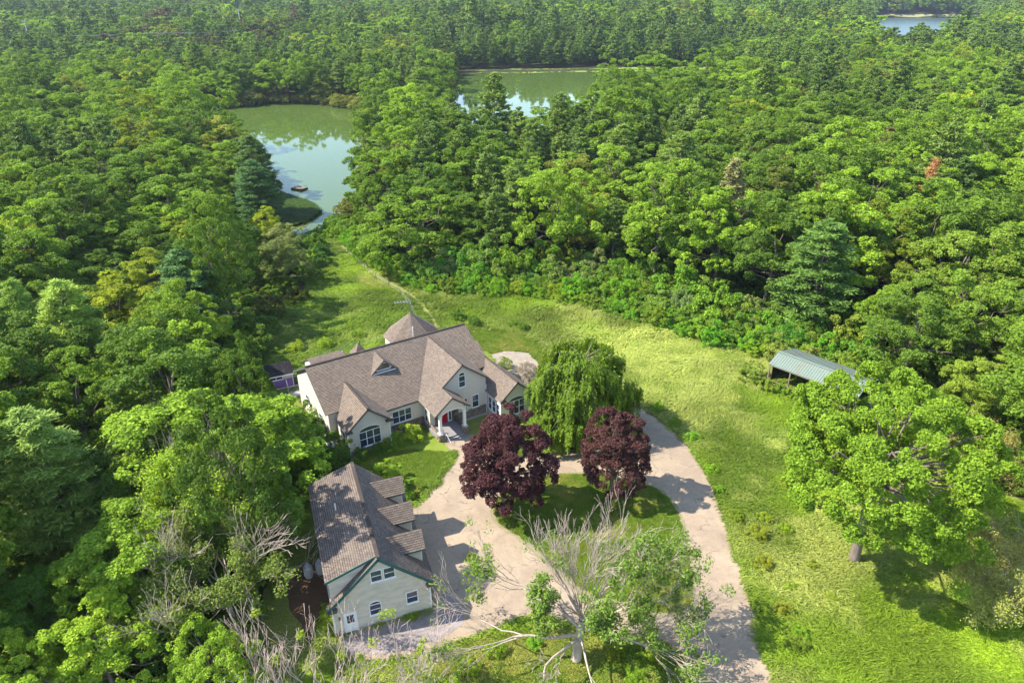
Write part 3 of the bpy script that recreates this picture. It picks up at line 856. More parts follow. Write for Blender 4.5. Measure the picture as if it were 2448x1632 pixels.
# ------------------------------------------------------------------ prototypes
OAK_HI = [make_proto('broadleaf', broadleaf(11 + i, h=16, rad=6.2, K=(62, 84, 70, 100)[i], nleaf=42000, size=0.26, sub=8, lob=(1.1, 1.3, .9, 1.4)[i], rmin=.12, rmax=.25, top=1.12, limbs=20), LEAF, BARK) for i in range(4)]
OAK_MID = [make_proto('broadleaf_mid', broadleaf(31 + i, h=(17, 16, 18, 15.5, 17, 18.5, 16, 17)[i], rad=(5.8, 6.6, 5.2, 7.0, 6.0, 5.0, 6.4, 5.6)[i], zb=0.16 + 0.04 * (i % 3), K=(58, 80, 50, 90, 66, 46, 76, 60)[i],
            nleaf=34000, size=0.29, sub=8, lob=(1.1, 1.4, .9, 1.5, 1.2, 1.0, 1.3, 1.6)[i], rmin=(.13, .12, .15, .11, .13, .16, .12, .13)[i], rmax=(.26, .24, .30, .22, .26, .30, .24, .28)[i], top=(1.15, 1.25, 1.1, 1.3, 1.15, 1.2, 1.25, 1.35)[i]), LEAF, BARK) for i in range(8)]
OAK_FAR = [make_proto('broadleaf_far', broadleaf(51 + i, h=16, rad=6.2, zb=0.15, K=34, nleaf=5200, size=0.75, sub=5, limbs=4, rmin=.16, rmax=.30, top=1.15, lob=1.3), LEAF, BARK) for i in range(4)]
PINE_HI = [make_proto('pine', pine(71 + i, blades=26000, bl=0.55, bw=0.13, nwh=18, per=7), NEEDLE, BARK) for i in range(2)]
PINE_MID = [make_proto('pine_mid', pine(81 + i, blades=13000, bl=0.85, bw=0.24, rad=4.8, nwh=13 + 2 * i, gap=0.3), NEEDLE, BARK) for i in range(3)]
PINE_FAR = [make_proto('pine_far', pine(91 + i, blades=3200, bl=1.5, bw=0.55, rad=5.0, nwh=11), NEEDLE, BARK) for i in range(2)]
SPRUCE = make_proto('spruce', pine(101, h=21, rad=4.0, zb=0.08, nwh=26, per=8, blades=20000, bl=0.6, bw=0.15, droop=0.3, conic=0.85, tilt=0.1, gap=0.12, upturn=0.1), NEEDLE, BARK)
LARCH = make_proto('larch', pine(111, h=18, rad=4.4, zb=0.1, nwh=24, per=7, blades=34000, bl=0.55, bw=0.10, droop=0.05, conic=0.6, tilt=0.25, gap=0.15, upturn=0.4), NEEDLE, BARK)
FIR = make_proto('fir', pine(112, h=16, rad=6.2, zb=0.06, nwh=22, per=9, blades=36000, bl=0.55, bw=0.13, droop=0.0, conic=0.7, tilt=0.3, gap=0.1, upturn=0.45), NEEDLE, BARK)
DEADLARCH = make_proto('dead_larch', pine(113, h=20, rad=2.6, zb=0.1, nwh=24, per=6, blades=9000, bl=0.5, bw=0.10, droop=0.05, conic=0.8, tilt=0.2, gap=0.2, upturn=0.2), NEEDLE, BARK_PALE)

def shrub_mesh(seed, rad=1.7, h=2.2, n=6000, size=0.17, K=14, lob=1.2):
    rng = np.random.default_rng(seed)
    c, t = broadleaf(seed, h=h, rad=rad, zb=0.02, K=K, nleaf=n, size=size, trunk_r=0.05, lob=lob, sub=7, rmin=.28, rmax=.46, limbs=8)
    return mesh_leaf('shrub', c, LEAF)
SHRUBS = [shrub_mesh(201 + i, h=2.3 + .25 * i) for i in range(4)]
SHRUB_FINE = [shrub_mesh(221 + i, n=9000, size=0.12, K=18) for i in range(2)]

MIDG = (0.070, 0.150, 0.020); BRIGHT = (0.125, 0.245, 0.026); DARK = (0.042, 0.100, 0.020); OLIVE = (0.105, 0.150, 0.035); LIME = (0.185, 0.300, 0.024)
PINEG = (0.055, 0.118, 0.026); PINEL = (0.090, 0.165, 0.034); GREYG = (0.13, 0.19, 0.075)
def vary(c, a=0.12): return tuple(max(0.005, x * random.uniform(1 - a, 1 + a)) for x in c)

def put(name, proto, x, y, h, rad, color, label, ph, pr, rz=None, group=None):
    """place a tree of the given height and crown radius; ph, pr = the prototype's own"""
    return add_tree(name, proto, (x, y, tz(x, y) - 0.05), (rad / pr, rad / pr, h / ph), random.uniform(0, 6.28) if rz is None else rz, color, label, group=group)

TAKEN = []      # (x, y, r) of hand-placed trees, kept clear of the filled-in wood
def named(name, proto, x, y, h, rad, color, label, ph=16., pr=6.2, rz=None, clear=0.75):
    TAKEN.append((x, y, rad * clear))
    return put(name, proto, x, y, h, rad, color, label, ph, pr, rz)

# left wood, nearest trees
named('larch_tree', LARCH, -57.6, 81.8, 18.5, 5.6, (0.15, 0.27, 0.045), 'tall feathery pale green larch at the left edge behind the big dark oak', 18, 4.4)
named('larch_tree', LARCH, -43.8, 52.4, 16.5, 5.2, (0.13, 0.24, 0.055), 'feathery pale green larch cut by the left edge of the photo, beside the dark hollow', 18, 4.4)
named('larch_tree', LARCH, -66.9, 86.3, 17, 3.8, (0.13, 0.25, 0.045), 'narrow pale larch at the very left edge, farthest of the three larches', 18, 4.4)
named('fir_tree', FIR, -51.0, 101.3, 16.5, 7.4, (0.055, 0.135, 0.045), 'broad blue-green fir with upswept tips left of the shaded meadow', 16, 6.2)
named('broadleaf_tree', OAK_HI[1], -47.0, 88.5, 14.5, 6.6, (0.095, 0.185, 0.022), 'sunlit rounded broadleaf tree behind the purple shed, below the blue-green fir')
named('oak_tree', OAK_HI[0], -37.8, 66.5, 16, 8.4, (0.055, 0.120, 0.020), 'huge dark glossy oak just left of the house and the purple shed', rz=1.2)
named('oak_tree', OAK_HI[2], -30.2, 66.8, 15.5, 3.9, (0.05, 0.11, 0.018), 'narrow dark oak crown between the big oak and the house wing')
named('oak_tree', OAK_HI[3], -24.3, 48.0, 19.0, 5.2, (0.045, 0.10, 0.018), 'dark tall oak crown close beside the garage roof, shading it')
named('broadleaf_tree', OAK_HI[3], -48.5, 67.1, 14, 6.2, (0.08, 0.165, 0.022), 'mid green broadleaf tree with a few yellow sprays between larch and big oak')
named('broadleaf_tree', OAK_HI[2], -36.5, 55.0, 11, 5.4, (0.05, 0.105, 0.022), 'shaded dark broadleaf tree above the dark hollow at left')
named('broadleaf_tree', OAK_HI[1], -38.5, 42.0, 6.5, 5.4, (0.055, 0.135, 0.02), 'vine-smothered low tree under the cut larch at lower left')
named('broadleaf_tree', OAK_HI[0], -30.8, 35.6, 9.5, 4.8, (0.135, 0.255, 0.026), 'bright young tree in the lower left corner')
named('broadleaf_tree', OAK_HI[3], -22.4, 35.2, 8, 3.4, (0.12, 0.235, 0.028), 'bright young tree at the bottom edge left of the bare thicket')
named('broadleaf_tree', OAK_HI[2], -36.0, 33.6, 8, 3.8, (0.14, 0.25, 0.028), 'small bright tree cut by the lower left corner')
named('oak_tree', OAK_MID[0], -84, 151, 19.5, 10.5, (0.065, 0.14, 0.02), 'great domed oak standing above the left wood beside the pond inlet', 17, 5.8)
named('oak_tree', OAK_MID[1], -109, 152, 18.5, 9.5, (0.095, 0.195, 0.02), 'yellow-green oak left of the great domed oak', 17, 6.1)
named('pine_tree', PINE_HI[0], -65.5, 178, 21, 6.6, PINEG, 'dark pine leaning over the pond beside the swimming float, higher one', 21, 4.6)
named('pine_tree', PINE_HI[1], -60.5, 163, 18, 6.2, (0.04, 0.105, 0.033), 'dark pine with spread boughs in front of the swimming float', 21, 4.6)
named('broadleaf_tree', OAK_HI[3], -55.5, 152.0, 9, 3.9, (0.16, 0.25, 0.02), 'small lime-yellow tree by the head of the inlet')
named('broadleaf_tree', OAK_HI[0], -48.5, 139.0, 9, 4.4, GREYG, 'grey-green small tree below the lime-yellow tree')
named('broadleaf_tree', OAK_HI[1], -44.3, 127.0, 9.5, 4.6, (0.10, 0.16, 0.055), 'grey-green bushy tree at the left corner of the sunlit meadow')
named('broadleaf_tree', OAK_HI[2], -52.0, 127.5, 13, 5.2, (0.05, 0.11, 0.022), 'dark bushy tree behind the grey-green tree at the meadow corner')
named('oak_tree', OAK_HI[1], -50.5, 113.5, 20, 6.2, (0.07, 0.145, 0.02), 'tall oak at the left of the meadow whose shade falls over the grass')
named('oak_tree', OAK_HI[3], -48.5, 104.5, 18.5, 5.6, (0.06, 0.13, 0.02), 'tall dark oak behind the blue-green fir beside the shaded meadow')
# right wood, standing out from the canopy
named('broadleaf_tree', OAK_HI[1], 9.8, 136.5, 20, 9.6, (0.112, 0.218, 0.026), 'tall pale green broadleaf tree at the middle of the far meadow edge', rz=2.0)
named('pine_tree', PINE_HI[0], 37.0, 153, 25.5, 7.0, PINEL, 'tall white pine with tiered boughs right of the pale broadleaf tree', 21, 4.6)
named('pine_tree', PINE_HI[1], 26.0, 168, 25, 6.6, PINEL, 'tall white pine behind the pale broadleaf tree', 21, 4.6)
named('spruce_tree', SPRUCE, 44.5, 139, 22.5, 5.6, (0.13, 0.16, 0.075), 'thin olive-grey spruce right of the white pines', 21, 4.0)
named('broadleaf_tree', OAK_HI[3], -18, 150, 18, 8.2, (0.06, 0.135, 0.022), 'dark green oak above the left end of the shrub belt')
named('broadleaf_tree', OAK_HI[0], -31, 160, 16.5, 7.0, (0.07, 0.15, 0.022), 'leaning sunlit oak at the right bank of the inlet')
named('pine_tree', PINE_HI[1], -36.5, 186, 18, 5.6, PINEL, 'pine with flat boughs reaching over the right bank of the pond', 21, 4.6)
named('pine_tree', PINE_HI[0], 49.5, 104.5, 19.5, 6.8, (0.062, 0.14, 0.030), 'full blue-green pine behind the green-roofed shed', 21, 4.6)
named('larch_tree', DEADLARCH, 91.5, 151, 20, 3.2, (0.50, 0.24, 0.10), 'rust-orange dead larch in the right-hand wood', 20, 2.6)
named('larch_tree', DEADLARCH, 64.0, 142, 17, 2.6, (0.36, 0.19, 0.08), 'smaller rusty dead larch left of the rust-orange one', 20, 2.6)
named('spruce_tree', SPRUCE, 101, 190, 20, 5.6, (0.20, 0.16, 0.05), 'browning spruce in the right wood, right-hand one of the pair', 21, 4.0)
named('spruce_tree', SPRUCE, 88, 187, 20, 5.2, (0.17, 0.165, 0.05), 'browning spruce in the right wood, left-hand one of the pair', 21, 4.0)
named('oak_tree', OAK_HI[2], 71.0, 102, 18, 8.6, (0.10, 0.185, 0.028), 'oak with a pale bare trunk at the right edge of the photo')
named('broadleaf_tree', OAK_HI[0], 65.0, 88, 15.5, 7.0, (0.09, 0.18, 0.026), 'broadleaf tree at the right edge below the pale-trunked oak')
named('broadleaf_tree', OAK_HI[3], 59.5, 76, 9, 4.4, (0.12, 0.21, 0.03), 'low yellow-green tree right of the green-roofed shed')
named('broadleaf_tree', OAK_HI[1], 57.0, 95.5, 11, 4.8, (0.10, 0.20, 0.024), 'bright green low tree behind the right end of the green-roofed shed')
# pines on the point between the two ponds
for i, (x, y, h, r, c, lb) in enumerate([(-88, 382, 20, 7, PINEL, 'yellow-green pine at the left end of the point between the ponds'), (-66, 352, 21, 6.4, PINEG, 'pine with bare trunk on the point, second from the left'),
        (-54, 346, 19, 5.6, PINEG, 'pine with bare trunk in the middle of the point'), (-43, 342, 21, 6.6, PINEL, 'tall flat-topped pine at the right end of the point between the ponds')]):
    named('pine_tree', PINE_MID[i % 3], x, y, h, r, c, lb, 21, 4.8)

# ------------------------------------------------------------------ trees with a shape of their own
def unique(name, gen, loc, color, label, leafmat=LEAF, bark=BARK, rz=0.0, cat='tree'):
    TAKEN.append((loc[0], loc[1], 4.0))
    return add_tree(name, make_proto(name, gen, leafmat, bark), (loc[0], loc[1], tz(loc[0], loc[1]) - 0.05), 1.0, rz, color, label, cat)

def wide_maple():
    """broad open crown: leafy sprays on long limbs, daylight between them"""
    rng = np.random.default_rng(301)
    lim = []
    for k in range(11):
        a = k * 2.399963; e = .35 + .75 * (k % 3) / 2
        lim.append(((0, .1, 5.2 + .25 * (k % 4)), (math.cos(a), math.sin(a), e), 5.3, .26, 4, .97, .62, .10))
    lim += [((0, 0, 6), (.15, .2, 1), 4.8, .26, 4, .97, .6, .12), ((0, 0, 5), (.9, -.3, .12), 4.6, .18, 4, .95, .6, 0), ((0, 0, 5), (-.9, -.2, .2), 4.6, .18, 4, .95, .6, 0)]
    c, t = broadleaf(302, h=19.6, rad=10.3, zb=0.37, K=150, nleaf=150000, size=0.25, trunk_r=0.40, lob=.8, sub=8, rmin=.085, rmax=.150, limbs=70, cull=.25)
    low = np.array([(math.cos(a) * q, math.sin(a) * q, z_) for a, q, z_ in zip(rng.uniform(-1.2, 1.6, 26), rng.uniform(6.5, 10, 26), rng.uniform(5, 8, 26))])
    v2, f2, t2 = leaf_balls(rng, low, rng.uniform(.6, 1.2, 26), 9000, .25)
    v, f = join([(c[0], c[1]), (v2, f2)])
    return (v, f, np.concatenate([c[2], t2])), t

def purple(seed, h, rad, n):
    return broadleaf(seed, h=h, rad=rad, zb=0.01, K=95, nleaf=n, size=0.22, trunk_r=0.22, lob=0.5, sub=12, rmin=.14, rmax=.24, limbs=16, cull=.4, rlo=.62)
unique('maple_tree', purple(311, 13.4, 4.7, 66000), (-0.6, 57.4), (0.098, 0.040, 0.043), 'larger purple-leaved maple in front of the porch, left of two', rz=0.4)
unique('maple_tree', purple(313, 11.6, 3.8, 44000), (10.9, 60.3), (0.105, 0.048, 0.044), 'smaller purple-leaved maple on the island lawn, right of two', rz=2.2)

def weeping():
    rng = np.random.default_rng(331); parts = []; P, Nn, A = [], [], []
    H, RAD = 12.8, 7.5
    parts.append(tube_np([[0, 0, -.5], [.1, 0, 3], [0, .1, 7], [0, 0, 10.5]], [.5, .38, .26, .1], 7))
    for i in range(92):
        fz = i / 91; a = i * 2.399963 + rng.uniform(-.3, .3)
        zt_ = 3.6 + (H - 4.2) * (1 - (1 - fz) ** 1.25) + rng.uniform(-.5, .5)
        l = RAD * math.sqrt(max(.05, 1 - (max(0, (zt_ - 3.5)) / (H - 3.0)) ** 2.1)) * rng.uniform(.62, 1.06) + .4
        u = np.array([math.cos(a), math.sin(a), 0]); s = np.array([-u[1], u[0], 0])
        z0 = max(2.5, zt_ - .45 * l)
        t = np.linspace(0, 1, 7)[:, None]
        arc = u * l * t + np.array([0, 0, 1.]) * (z0 + (zt_ - z0) * np.sin(t * 1.9) / math.sin(1.5) - .5 * l * .16 * t ** 3) + s * np.sin(t * 3) * rng.normal() * .35
        parts.append(tube_np(arc, np.linspace(.05, .012, 7), 4))
        for bi in range(int(3 + .9 * l)):
            tt = rng.uniform(.06 if fz > .55 else .3, 1.0) ** .62; j = min(5, int(tt * 6)); b0 = arc[j] + (arc[j + 1] - arc[j]) * (tt * 6 - j)
            b0 = b0 + s * rng.normal() * .13 * l; LL = rng.uniform(1.0, 2.7) * (1.25 if zt_ < 6 else 1)
            for k in range(8):
                b = b0 + rng.normal(size=3) * np.array([.24, .24, .16])
                L = max(.3, min(b[2] - .25, LL * rng.uniform(.6, 1.1))); m = int(L / .085)
                q = np.linspace(0, 1, max(m, 3)); sway = rng.normal() * .08
                out = u * (0.16 * np.sqrt(q))[:, None] + s * (sway * q)[:, None]
                P.append(b + out - np.array([0, 0, 1.]) * (q * L)[:, None] + rng.normal(size=(len(q), 3)) * .09)
                Nn.append(np.tile(u * .9 + [0, 0, .45], (len(q), 1))); A.append(np.tile([0, 0, -1.], (len(q), 1)) + u * .25)
        qa = arc[rng.integers(0, 6, 26)] + rng.normal(size=(26, 3)) * .22 + (arc[1] - arc[0]) * rng.uniform(0, 1, 26)[:, None]
        P.append(qa); Nn.append(np.tile([0, 0, 1.], (26, 1))); A.append(np.tile(u, (26, 1)))
    P = np.concatenate(P); Nn = np.concatenate(Nn); A = np.concatenate(A)
    Nn = Nn + rng.normal(size=Nn.shape) * .4
    v, f = leaves(rng, P, Nn, .33, .5, along=A, fold=.05)
    return (v, f, np.clip(.45 + rng.normal(size=len(P)) * .17, 0, 1)), join(parts)
unique('weeping_tree', weeping(), (8.9, 74.2), (0.072, 0.145, 0.016), 'domed weeping tree with hanging green curtains right of the house', rz=1.0, bark=BARK_GREY)

def half_dead(seed, limbs, trunk, nleaf, size, ball, leafy_default=True, extra_bare=0):
    rng = np.random.default_rng(seed); wood = [tube_np(trunk[0], trunk[1], 8)]; cent = []
    for (st, d, L, r, depth, leafy, spread, up) in limbs:
        tips = []
        skeleton(rng, st, d, L, r, depth, wood, tips, spread=spread, up=up, rmin=.013)
        if leafy: cent += [t for t in tips if rng.random() < leafy]
    v, f, t = leaf_balls(rng, np.array(cent), rng.uniform(.5, 1.1, len(cent)) * ball, nleaf, size, .55)
    return (v, f, t), join(wood)

unique('maple_tree', wide_maple(), (33.0, 50.2), (0.092, 0.188, 0.020), 'large spreading yellow-green maple with a thick bare trunk right of the driveway', bark=BARK, rz=0.0)
fk = (0.35, 0.35, 4.4)
FG = [(fk, (-0.02 + .13 * i, .42 + .08 * (i % 3), 1.0), 3.2 + .4 * (i % 2), .060, 4, .0, .42, .16) for i in range(-5, 6)]
FG += [(fk, (-1, .60, .85), 4.2, .18, 4, .04, .5, .14), ((.2, .2, 3.6), (-1, .30, .42), 4.6, .20, 5, .34, .5, .05), ((.1, .1, 3.0), (-1, -.12, .16), 5.4, .18, 5, .10, .45, .03),
       ((.1, 0, 2.6), (-.6, -.75, .20), 4.2, .17, 5, .02, .5, .05), ((.2, 0, 2.8), (.05, -.9, .10), 4.0, .11, 4, 0, .45, .03),
       ((.4, .2, 3.9), (1, .35, .45), 4.4, .14, 5, .36, .5, .05), ((.4, .2, 3.4), (1, -.35, .15), 4.4, .15, 5, .42, .5, 0), (fk, (.55, .3, .8), 3.4, .12, 5, .30, .5, .1),
       ((.4, .2, 3.9), (.8, .1, .25), 4.0, .11, 5, .5, .5, .0), (fk, (-.3, .1, .6), 2.4, .11, 5, .55, .6, 0), (fk, (.2, -.2, .5), 2.2, .10, 5, .6, .6, 0), (fk, (1, .5, .3), 5.2, .10, 4, .0, .45, .05)]
unique('half_dead_tree', half_dead(341, FG, ([(0, 0, -.6), (0, 0, .2), (.1, .1, 2.2), fk], [.66, .46, .36, .30]), 21000, .25, .62), (5.2, 39.3), (0.075, 0.150, 0.030), 'half-dead pale-barked tree with bare upright stems in the foreground', bark=BARK_PALE)

H2 = [((0, 0, 3.0), (math.cos(a) * .8, math.sin(a) * .8, .85 + .3 * (k % 2)), 3.6, .15, 4, .9, .5, .1) for k, a in enumerate(np.arange(7) * .9)]
H2 += [((0, 0, 3.6), (math.cos(a) * .9, math.sin(a) * .9, .75), 4.7, .055, 4, 0, .55, .12) for a in np.arange(9) * .70 + .5]
unique('half_dead_tree', half_dead(351, H2, ([(0, 0, -.6), (.1, 0, 1.5), (0, 0, 3.8)], [.34, .26, .2]), 22000, .22, .85), (-24.2, 42.4), (0.085, 0.145, 0.035), 'dying tree laced with pale twigs left of the gas tanks', bark=BARK_PALE)
H1 = [((0, 0, 3.4), (math.cos(a) * .9, math.sin(a) * .9, .8 + .3 * (k % 2)), 4.0, .16, 4, .95, .5, .1) for k, a in enumerate(np.arange(7) * .9)]
H1 += [((0, 0, 4.0), (math.cos(a) * .7, math.sin(a) * .7, .9), 4.2, .10, 4, 0, .4, .15) for a in np.arange(3) * 2.1 + .2]
unique('half_dead_tree', half_dead(352, H1, ([(0, 0, -.6), (.1, 0, 2), (0, 0, 4.2)], [.34, .28, .2]), 30000, .26, 1.1), (-28.6, 50.5), (0.13, 0.245, 0.028), 'thinning bright green tree between the big dark oak and the dying twiggy tree', bark=BARK_GREY)

def thicket(seed, n, L, w):
    rng = np.random.default_rng(seed); wood = []; tips = []
    for k in range(n):
        b = np.array([rng.uniform(-w, w), rng.uniform(-1.2, 1.2), -.3])
        skeleton(rng, b, (rng.normal() * .22, rng.normal() * .15 + .1, 1), L * rng.uniform(.8, 1.1), rng.uniform(.06, .10), 4, wood, tips, spread=.42, up=.25, kids=(2, 3), shrink=.64, rmin=.015)
    c = [t for t in tips if rng.random() < .02]
    v, f, t = leaf_balls(rng, np.array(c), .4, 500, .2)
    return (v, f, t), join(wood)
for i, (x, y, lb) in enumerate([(-17.4, 33.8, 'bare grey-pink thicket of stems at the bottom edge, leftmost of three'), (-12.4, 33.8, 'bare upright thicket before the garage gable, middle of three'), (-7.6, 33.9, 'bare thicket at the bottom edge right of the garage, rightmost of three')]):
    unique('bare_thicket', thicket(361 + i, 9, 4.3, 2.3), (x, y), (0.12, 0.2, 0.03), lb, bark=mat_bark('bark_thicket_%d' % i, (0.36, 0.26, 0.215), (0.62, 0.50, 0.42)), cat='thicket')

def twiggy(seed, rad, n, bare):
    rng = np.random.default_rng(seed); wood = []; tips = []; bt = []
    for k in range(10):
        a = k * .63; skeleton(rng, (0, 0, 0), (math.cos(a), math.sin(a), 1.0), rad * .55, .07, 4, wood, tips, spread=.6, up=.05, kids=(2, 3))
    for k in range(bare):
        a = rng.uniform(0, 6.28); skeleton(rng, (0, 0, .5), (math.cos(a) * .6, math.sin(a) * .6, 1.2), rad * .6, .06, 3, wood, bt, spread=.5, up=.15)
    v, f, t = leaf_balls(rng, np.array(tips), rad * .16, n, .17, .5)
    return (v, f, t), join(wood)
unique('olive_shrub', twiggy(371, 5.2, 22000, 5), (44.5, 47.5), (0.17, 0.215, 0.075), 'greyish twiggy shrub with bare branches at the lower right edge', bark=BARK_PALE, cat='shrub')
unique('olive_shrub', twiggy(372, 4.2, 16000, 3), (42.0, 43.0), (0.16, 0.22, 0.065), 'lower greyish twiggy shrub in front of the other at the lower right edge', bark=BARK_PALE, cat='shrub')
unique('olive_shrub', twiggy(373, 5.0, 20000, 2), (53.0, 65.5), (0.14, 0.17, 0.055), 'brownish olive shrub behind the spreading maple at the right edge', bark=BARK_GREY, cat='shrub')

# ------------------------------------------------------------------ the woods
def in_view(x, y, z, m=0.0):
    c, s = math.cos(R(27.24)), math.sin(R(27.24))
    f = y * c - (z - 50) * s; u = y * s + (z - 50) * c
    return (f > 1) & (np.abs(x / f) < 0.7352 + m) & (u / f > -0.4902 - m)

cand = []
rng = np.random.default_rng(77)
for (y0, y1, sp) in ((26, 260, 9.0), (260, 620, 10.2), (620, 1200, 12.5), (1200, 1750, 16.0)):
    w = y1 * 0.90 + 50
    gx = np.arange(-w, w, sp); gy = np.arange(y0, y1, sp * .87)
    a, b = np.meshgrid(gx, gy); a = a + (np.arange(len(gy)) % 2)[:, None] * sp / 2
    a = a + rng.uniform(-.36, .36, a.shape) * sp; b = b + rng.uniform(-.36, .36, b.shape) * sp
    cand.append(np.stack([a.ravel(), b.ravel()], 1))
cand = np.concatenate(cand); x, y = cand.T
ok = ~inside(CLEAR, x, y) & (edge_dist(CLEAR, x, y) > np.where((x > -16) & (y > 88) & (y < 140), 8.0 + 5 * np.clip((x - 5) / 20, 0, 1), 1.2))
for P, mg in ((POND1, 4.0), (POND2, 6.0), (POND3, 8.0)): ok &= ~inside(P, x, y) & (edge_dist(P, x, y) > mg)
ok &= ~inside([(-36, 500), (152, 500), (180, 522), (130, 540), (37, 533), (-40, 524)], x, y)
ok &= ~inside(SPIT, x, y) & ~((x > -76) & (x < -46) & (y > 148) & (y < 216)) & ~((x > -41) & (x < -20) & (y > 68) & (y < 97)) & ~((x > -63) & (x < -38) & (y > 110) & (y < 152)) & ~((x > -52) & (x < -37) & (y > 162) & (y < 205))
POINT_LAND = [(-110, 378), (-60, 392), (-28, 345), (-50, 330), (-66, 322)]
zg = terrain_z(x, y)
ok &= in_view(x, y, zg + 14, 0.12) | ((y < 140) & (np.abs(x) < y * .8 + 60) & (y > 30))
ok &= ~((x > 20) & (y < 60) & (x < 75))
ok &= ~((x < 0) & (y < 33))
for tx, ty, tr in TAKEN: ok &= np.hypot(x - tx, y - ty) > np.minimum(tr + 2.2, 7.5)
# small openings: a lane with lamp posts and two far roofs in the woods at upper left
OPEN = [(-300, 560, 22), (-262, 600, 16), (-215, 470, 13)]
for tx, ty, tr in OPEN: ok &= np.hypot((x - tx), (y - ty) / 1.3) > tr
ok &= rng.random(len(x)) > 0.03
x, y, zg = x[ok], y[ok], zg[ok]
nT = len(x)
pn = vnoise(x, y, 45, 5) * .65 + vnoise(x, y, 14, 6) * .35
pine_p = np.where((x > -40) & (y > 125) & (y < 600), .56, .64)
pine_p = np.where((y > 515) & (y < 640) & (x > -60) & (x < 220), .42, pine_p)
pine_p = np.where((x < -150) & (y > 380), .56, pine_p)
is_pine = pn + rng.normal(size=nT) * .10 > pine_p + .08
tone = vnoise(x, y, 30, 7) * .35 + rng.random(nT) ** 1.1 * .72
yel = vnoise(x, y, 22, 8) * .4 + rng.random(nT) * .6
size = rng.uniform(.74, 1.18, nT) * np.where(rng.random(nT) < .14, 1.22, 1.0)
wide = rng.uniform(1.10, 1.42, nT) * np.where(rng.random(nT) < .20, 1.25, 1.0)
edge_small = (edge_dist(CLEAR, x, y) < 7) & (x > -20)
size = np.where(edge_small, size * .78, size)
size = np.where(y > 620, size * 1.35, size); size = np.where(y > 1200, size * 1.25, size)
d0, d1 = np.array(DARK) * .80, np.array(BRIGHT) * 1.02
colr = d0 + (d1 - d0) * np.clip(tone, 0, 1)[:, None] ** 1.15
colr = np.where((yel > .80)[:, None], colr * np.array([1.5, 1.15, .9]), colr)
colr = np.where((yel < .16)[:, None], colr * np.array([1.35, .95, 1.5]), colr)
odd = rng.random(nT)
colr = np.where(((y > 420) & (x < -60) & (odd < .10))[:, None], np.array([0.062, 0.066, 0.038]), colr)
colr = np.where(((y > 420) & (x < -60) & (odd < .008))[:, None], np.array([0.085, 0.055, 0.035]), colr)
p0, p1 = np.array(PINEG) * .9, np.array(PINEL)
colr = np.where(is_pine[:, None], p0 + (p1 - p0) * rng.random(nT)[:, None], colr)
vis = in_view(x, y, zg + 9, 0.0)
dist = np.hypot(x, y)
order = np.argsort(dist)
indiv = np.zeros(nT, bool)
for sel, lim in ((~is_pine, 300), (is_pine, 190)):
    k = [i for i in order if sel[i] and vis[i]][:lim]
    indiv[k] = True
def short_region(px, py):
    if px < -20 and py < 200: return 'left wood'
    if px < -60: return 'far left wood'
    if px < 30: return 'middle wood'
    return 'right-hand wood'
def region(px, py):
    if px < -20 and py < 110: return 'left wood beside the house and garage'
    if px < -40 and py < 200: return 'left wood between the meadow and the pond'
    if px < -60: return 'wood on the far left behind the pond'
    if px > 36 and py < 130: return 'right-hand wood behind the green-roofed shed'
    if px < 30: return 'middle wood right of the pond inlet'
    return 'wide right-hand wood beyond the meadow'
ONES = ['', 'first', 'second', 'third', 'fourth', 'fifth', 'sixth', 'seventh', 'eighth', 'ninth', 'tenth', 'eleventh', 'twelfth', 'thirteenth', 'fourteenth', 'fifteenth', 'sixteenth', 'seventeenth', 'eighteenth', 'nineteenth']
TENS = {2: ('twentieth', 'twenty'), 3: ('thirtieth', 'thirty'), 4: ('fortieth', 'forty'), 5: ('fiftieth', 'fifty'), 6: ('sixtieth', 'sixty'), 7: ('seventieth', 'seventy')}
def ordinal(k):
    if k < 20: return ONES[k]
    t, o = divmod(k, 10)
    return TENS[t][0] if o == 0 else TENS[t][1] + '-' + ONES[o]
MARKS = [('the green-roofed shed', 42, 86), ('the swimming float', -64, 207), ('the rust-orange larch', 91.5, 151), ('the smaller rusty larch', 64, 142), ('the olive-grey spruce', 44.5, 139), ('the tall pale broadleaf', 9.8, 136.5),
         ('the great domed oak', -84, 151), ('the yellow-green left oak', -109, 152), ('the lime-yellow tree', -55.5, 152), ('the blue-green fir', -51, 101), ('the purple shed', -33, 86), ('the garage', -16, 49),
         ('the huge dark oak', -37.8, 66.5), ('the farthest larch', -66.9, 86.3), ('the browning spruces', 94, 188), ('the pale-trunked oak', 71, 102), ('the full blue-green pine', 49.5, 104.5), ('the white pine pair', 32, 160),
         ('the leaning bank oak', -31, 160), ('the second pond', 40, 340), ('the pond-head oak', -18, 150), ('the point pines', -55, 350), ('the right photo edge', 150, 215), ('the left photo edge', -140, 190), ('the flat-boughed bank pine', -36.5, 186)]
_rank = {}
def relative(base, px, py):
    """names a look-alike of the woods by its nearest landmark, the side it stands on and its turn outwards from there"""
    nm, mx_, my_ = min(MARKS, key=lambda m_: math.hypot(m_[1] - px, (m_[2] - py)))
    a = math.degrees(math.atan2(py - my_, px - mx_)) % 360
    side = ['right of', 'behind and right of', 'behind', 'behind and left of', 'left of', 'before and left of', 'in front of', 'before and right of'][int((a + 22.5) // 45) % 8]
    k = _rank[(nm, side)] = _rank.get((nm, side), 0) + 1
    return f'{base}, {ordinal(k) if k > 1 else "nearest"} {side} {nm}'
cand_i = [i for i in order if indiv[i]]
def mark_d(i): return min(math.hypot(m_[1] - x[i], m_[2] - y[i]) for m_ in MARKS)
LAB_ORDER = sorted(cand_i, key=mark_d)
REL = {}
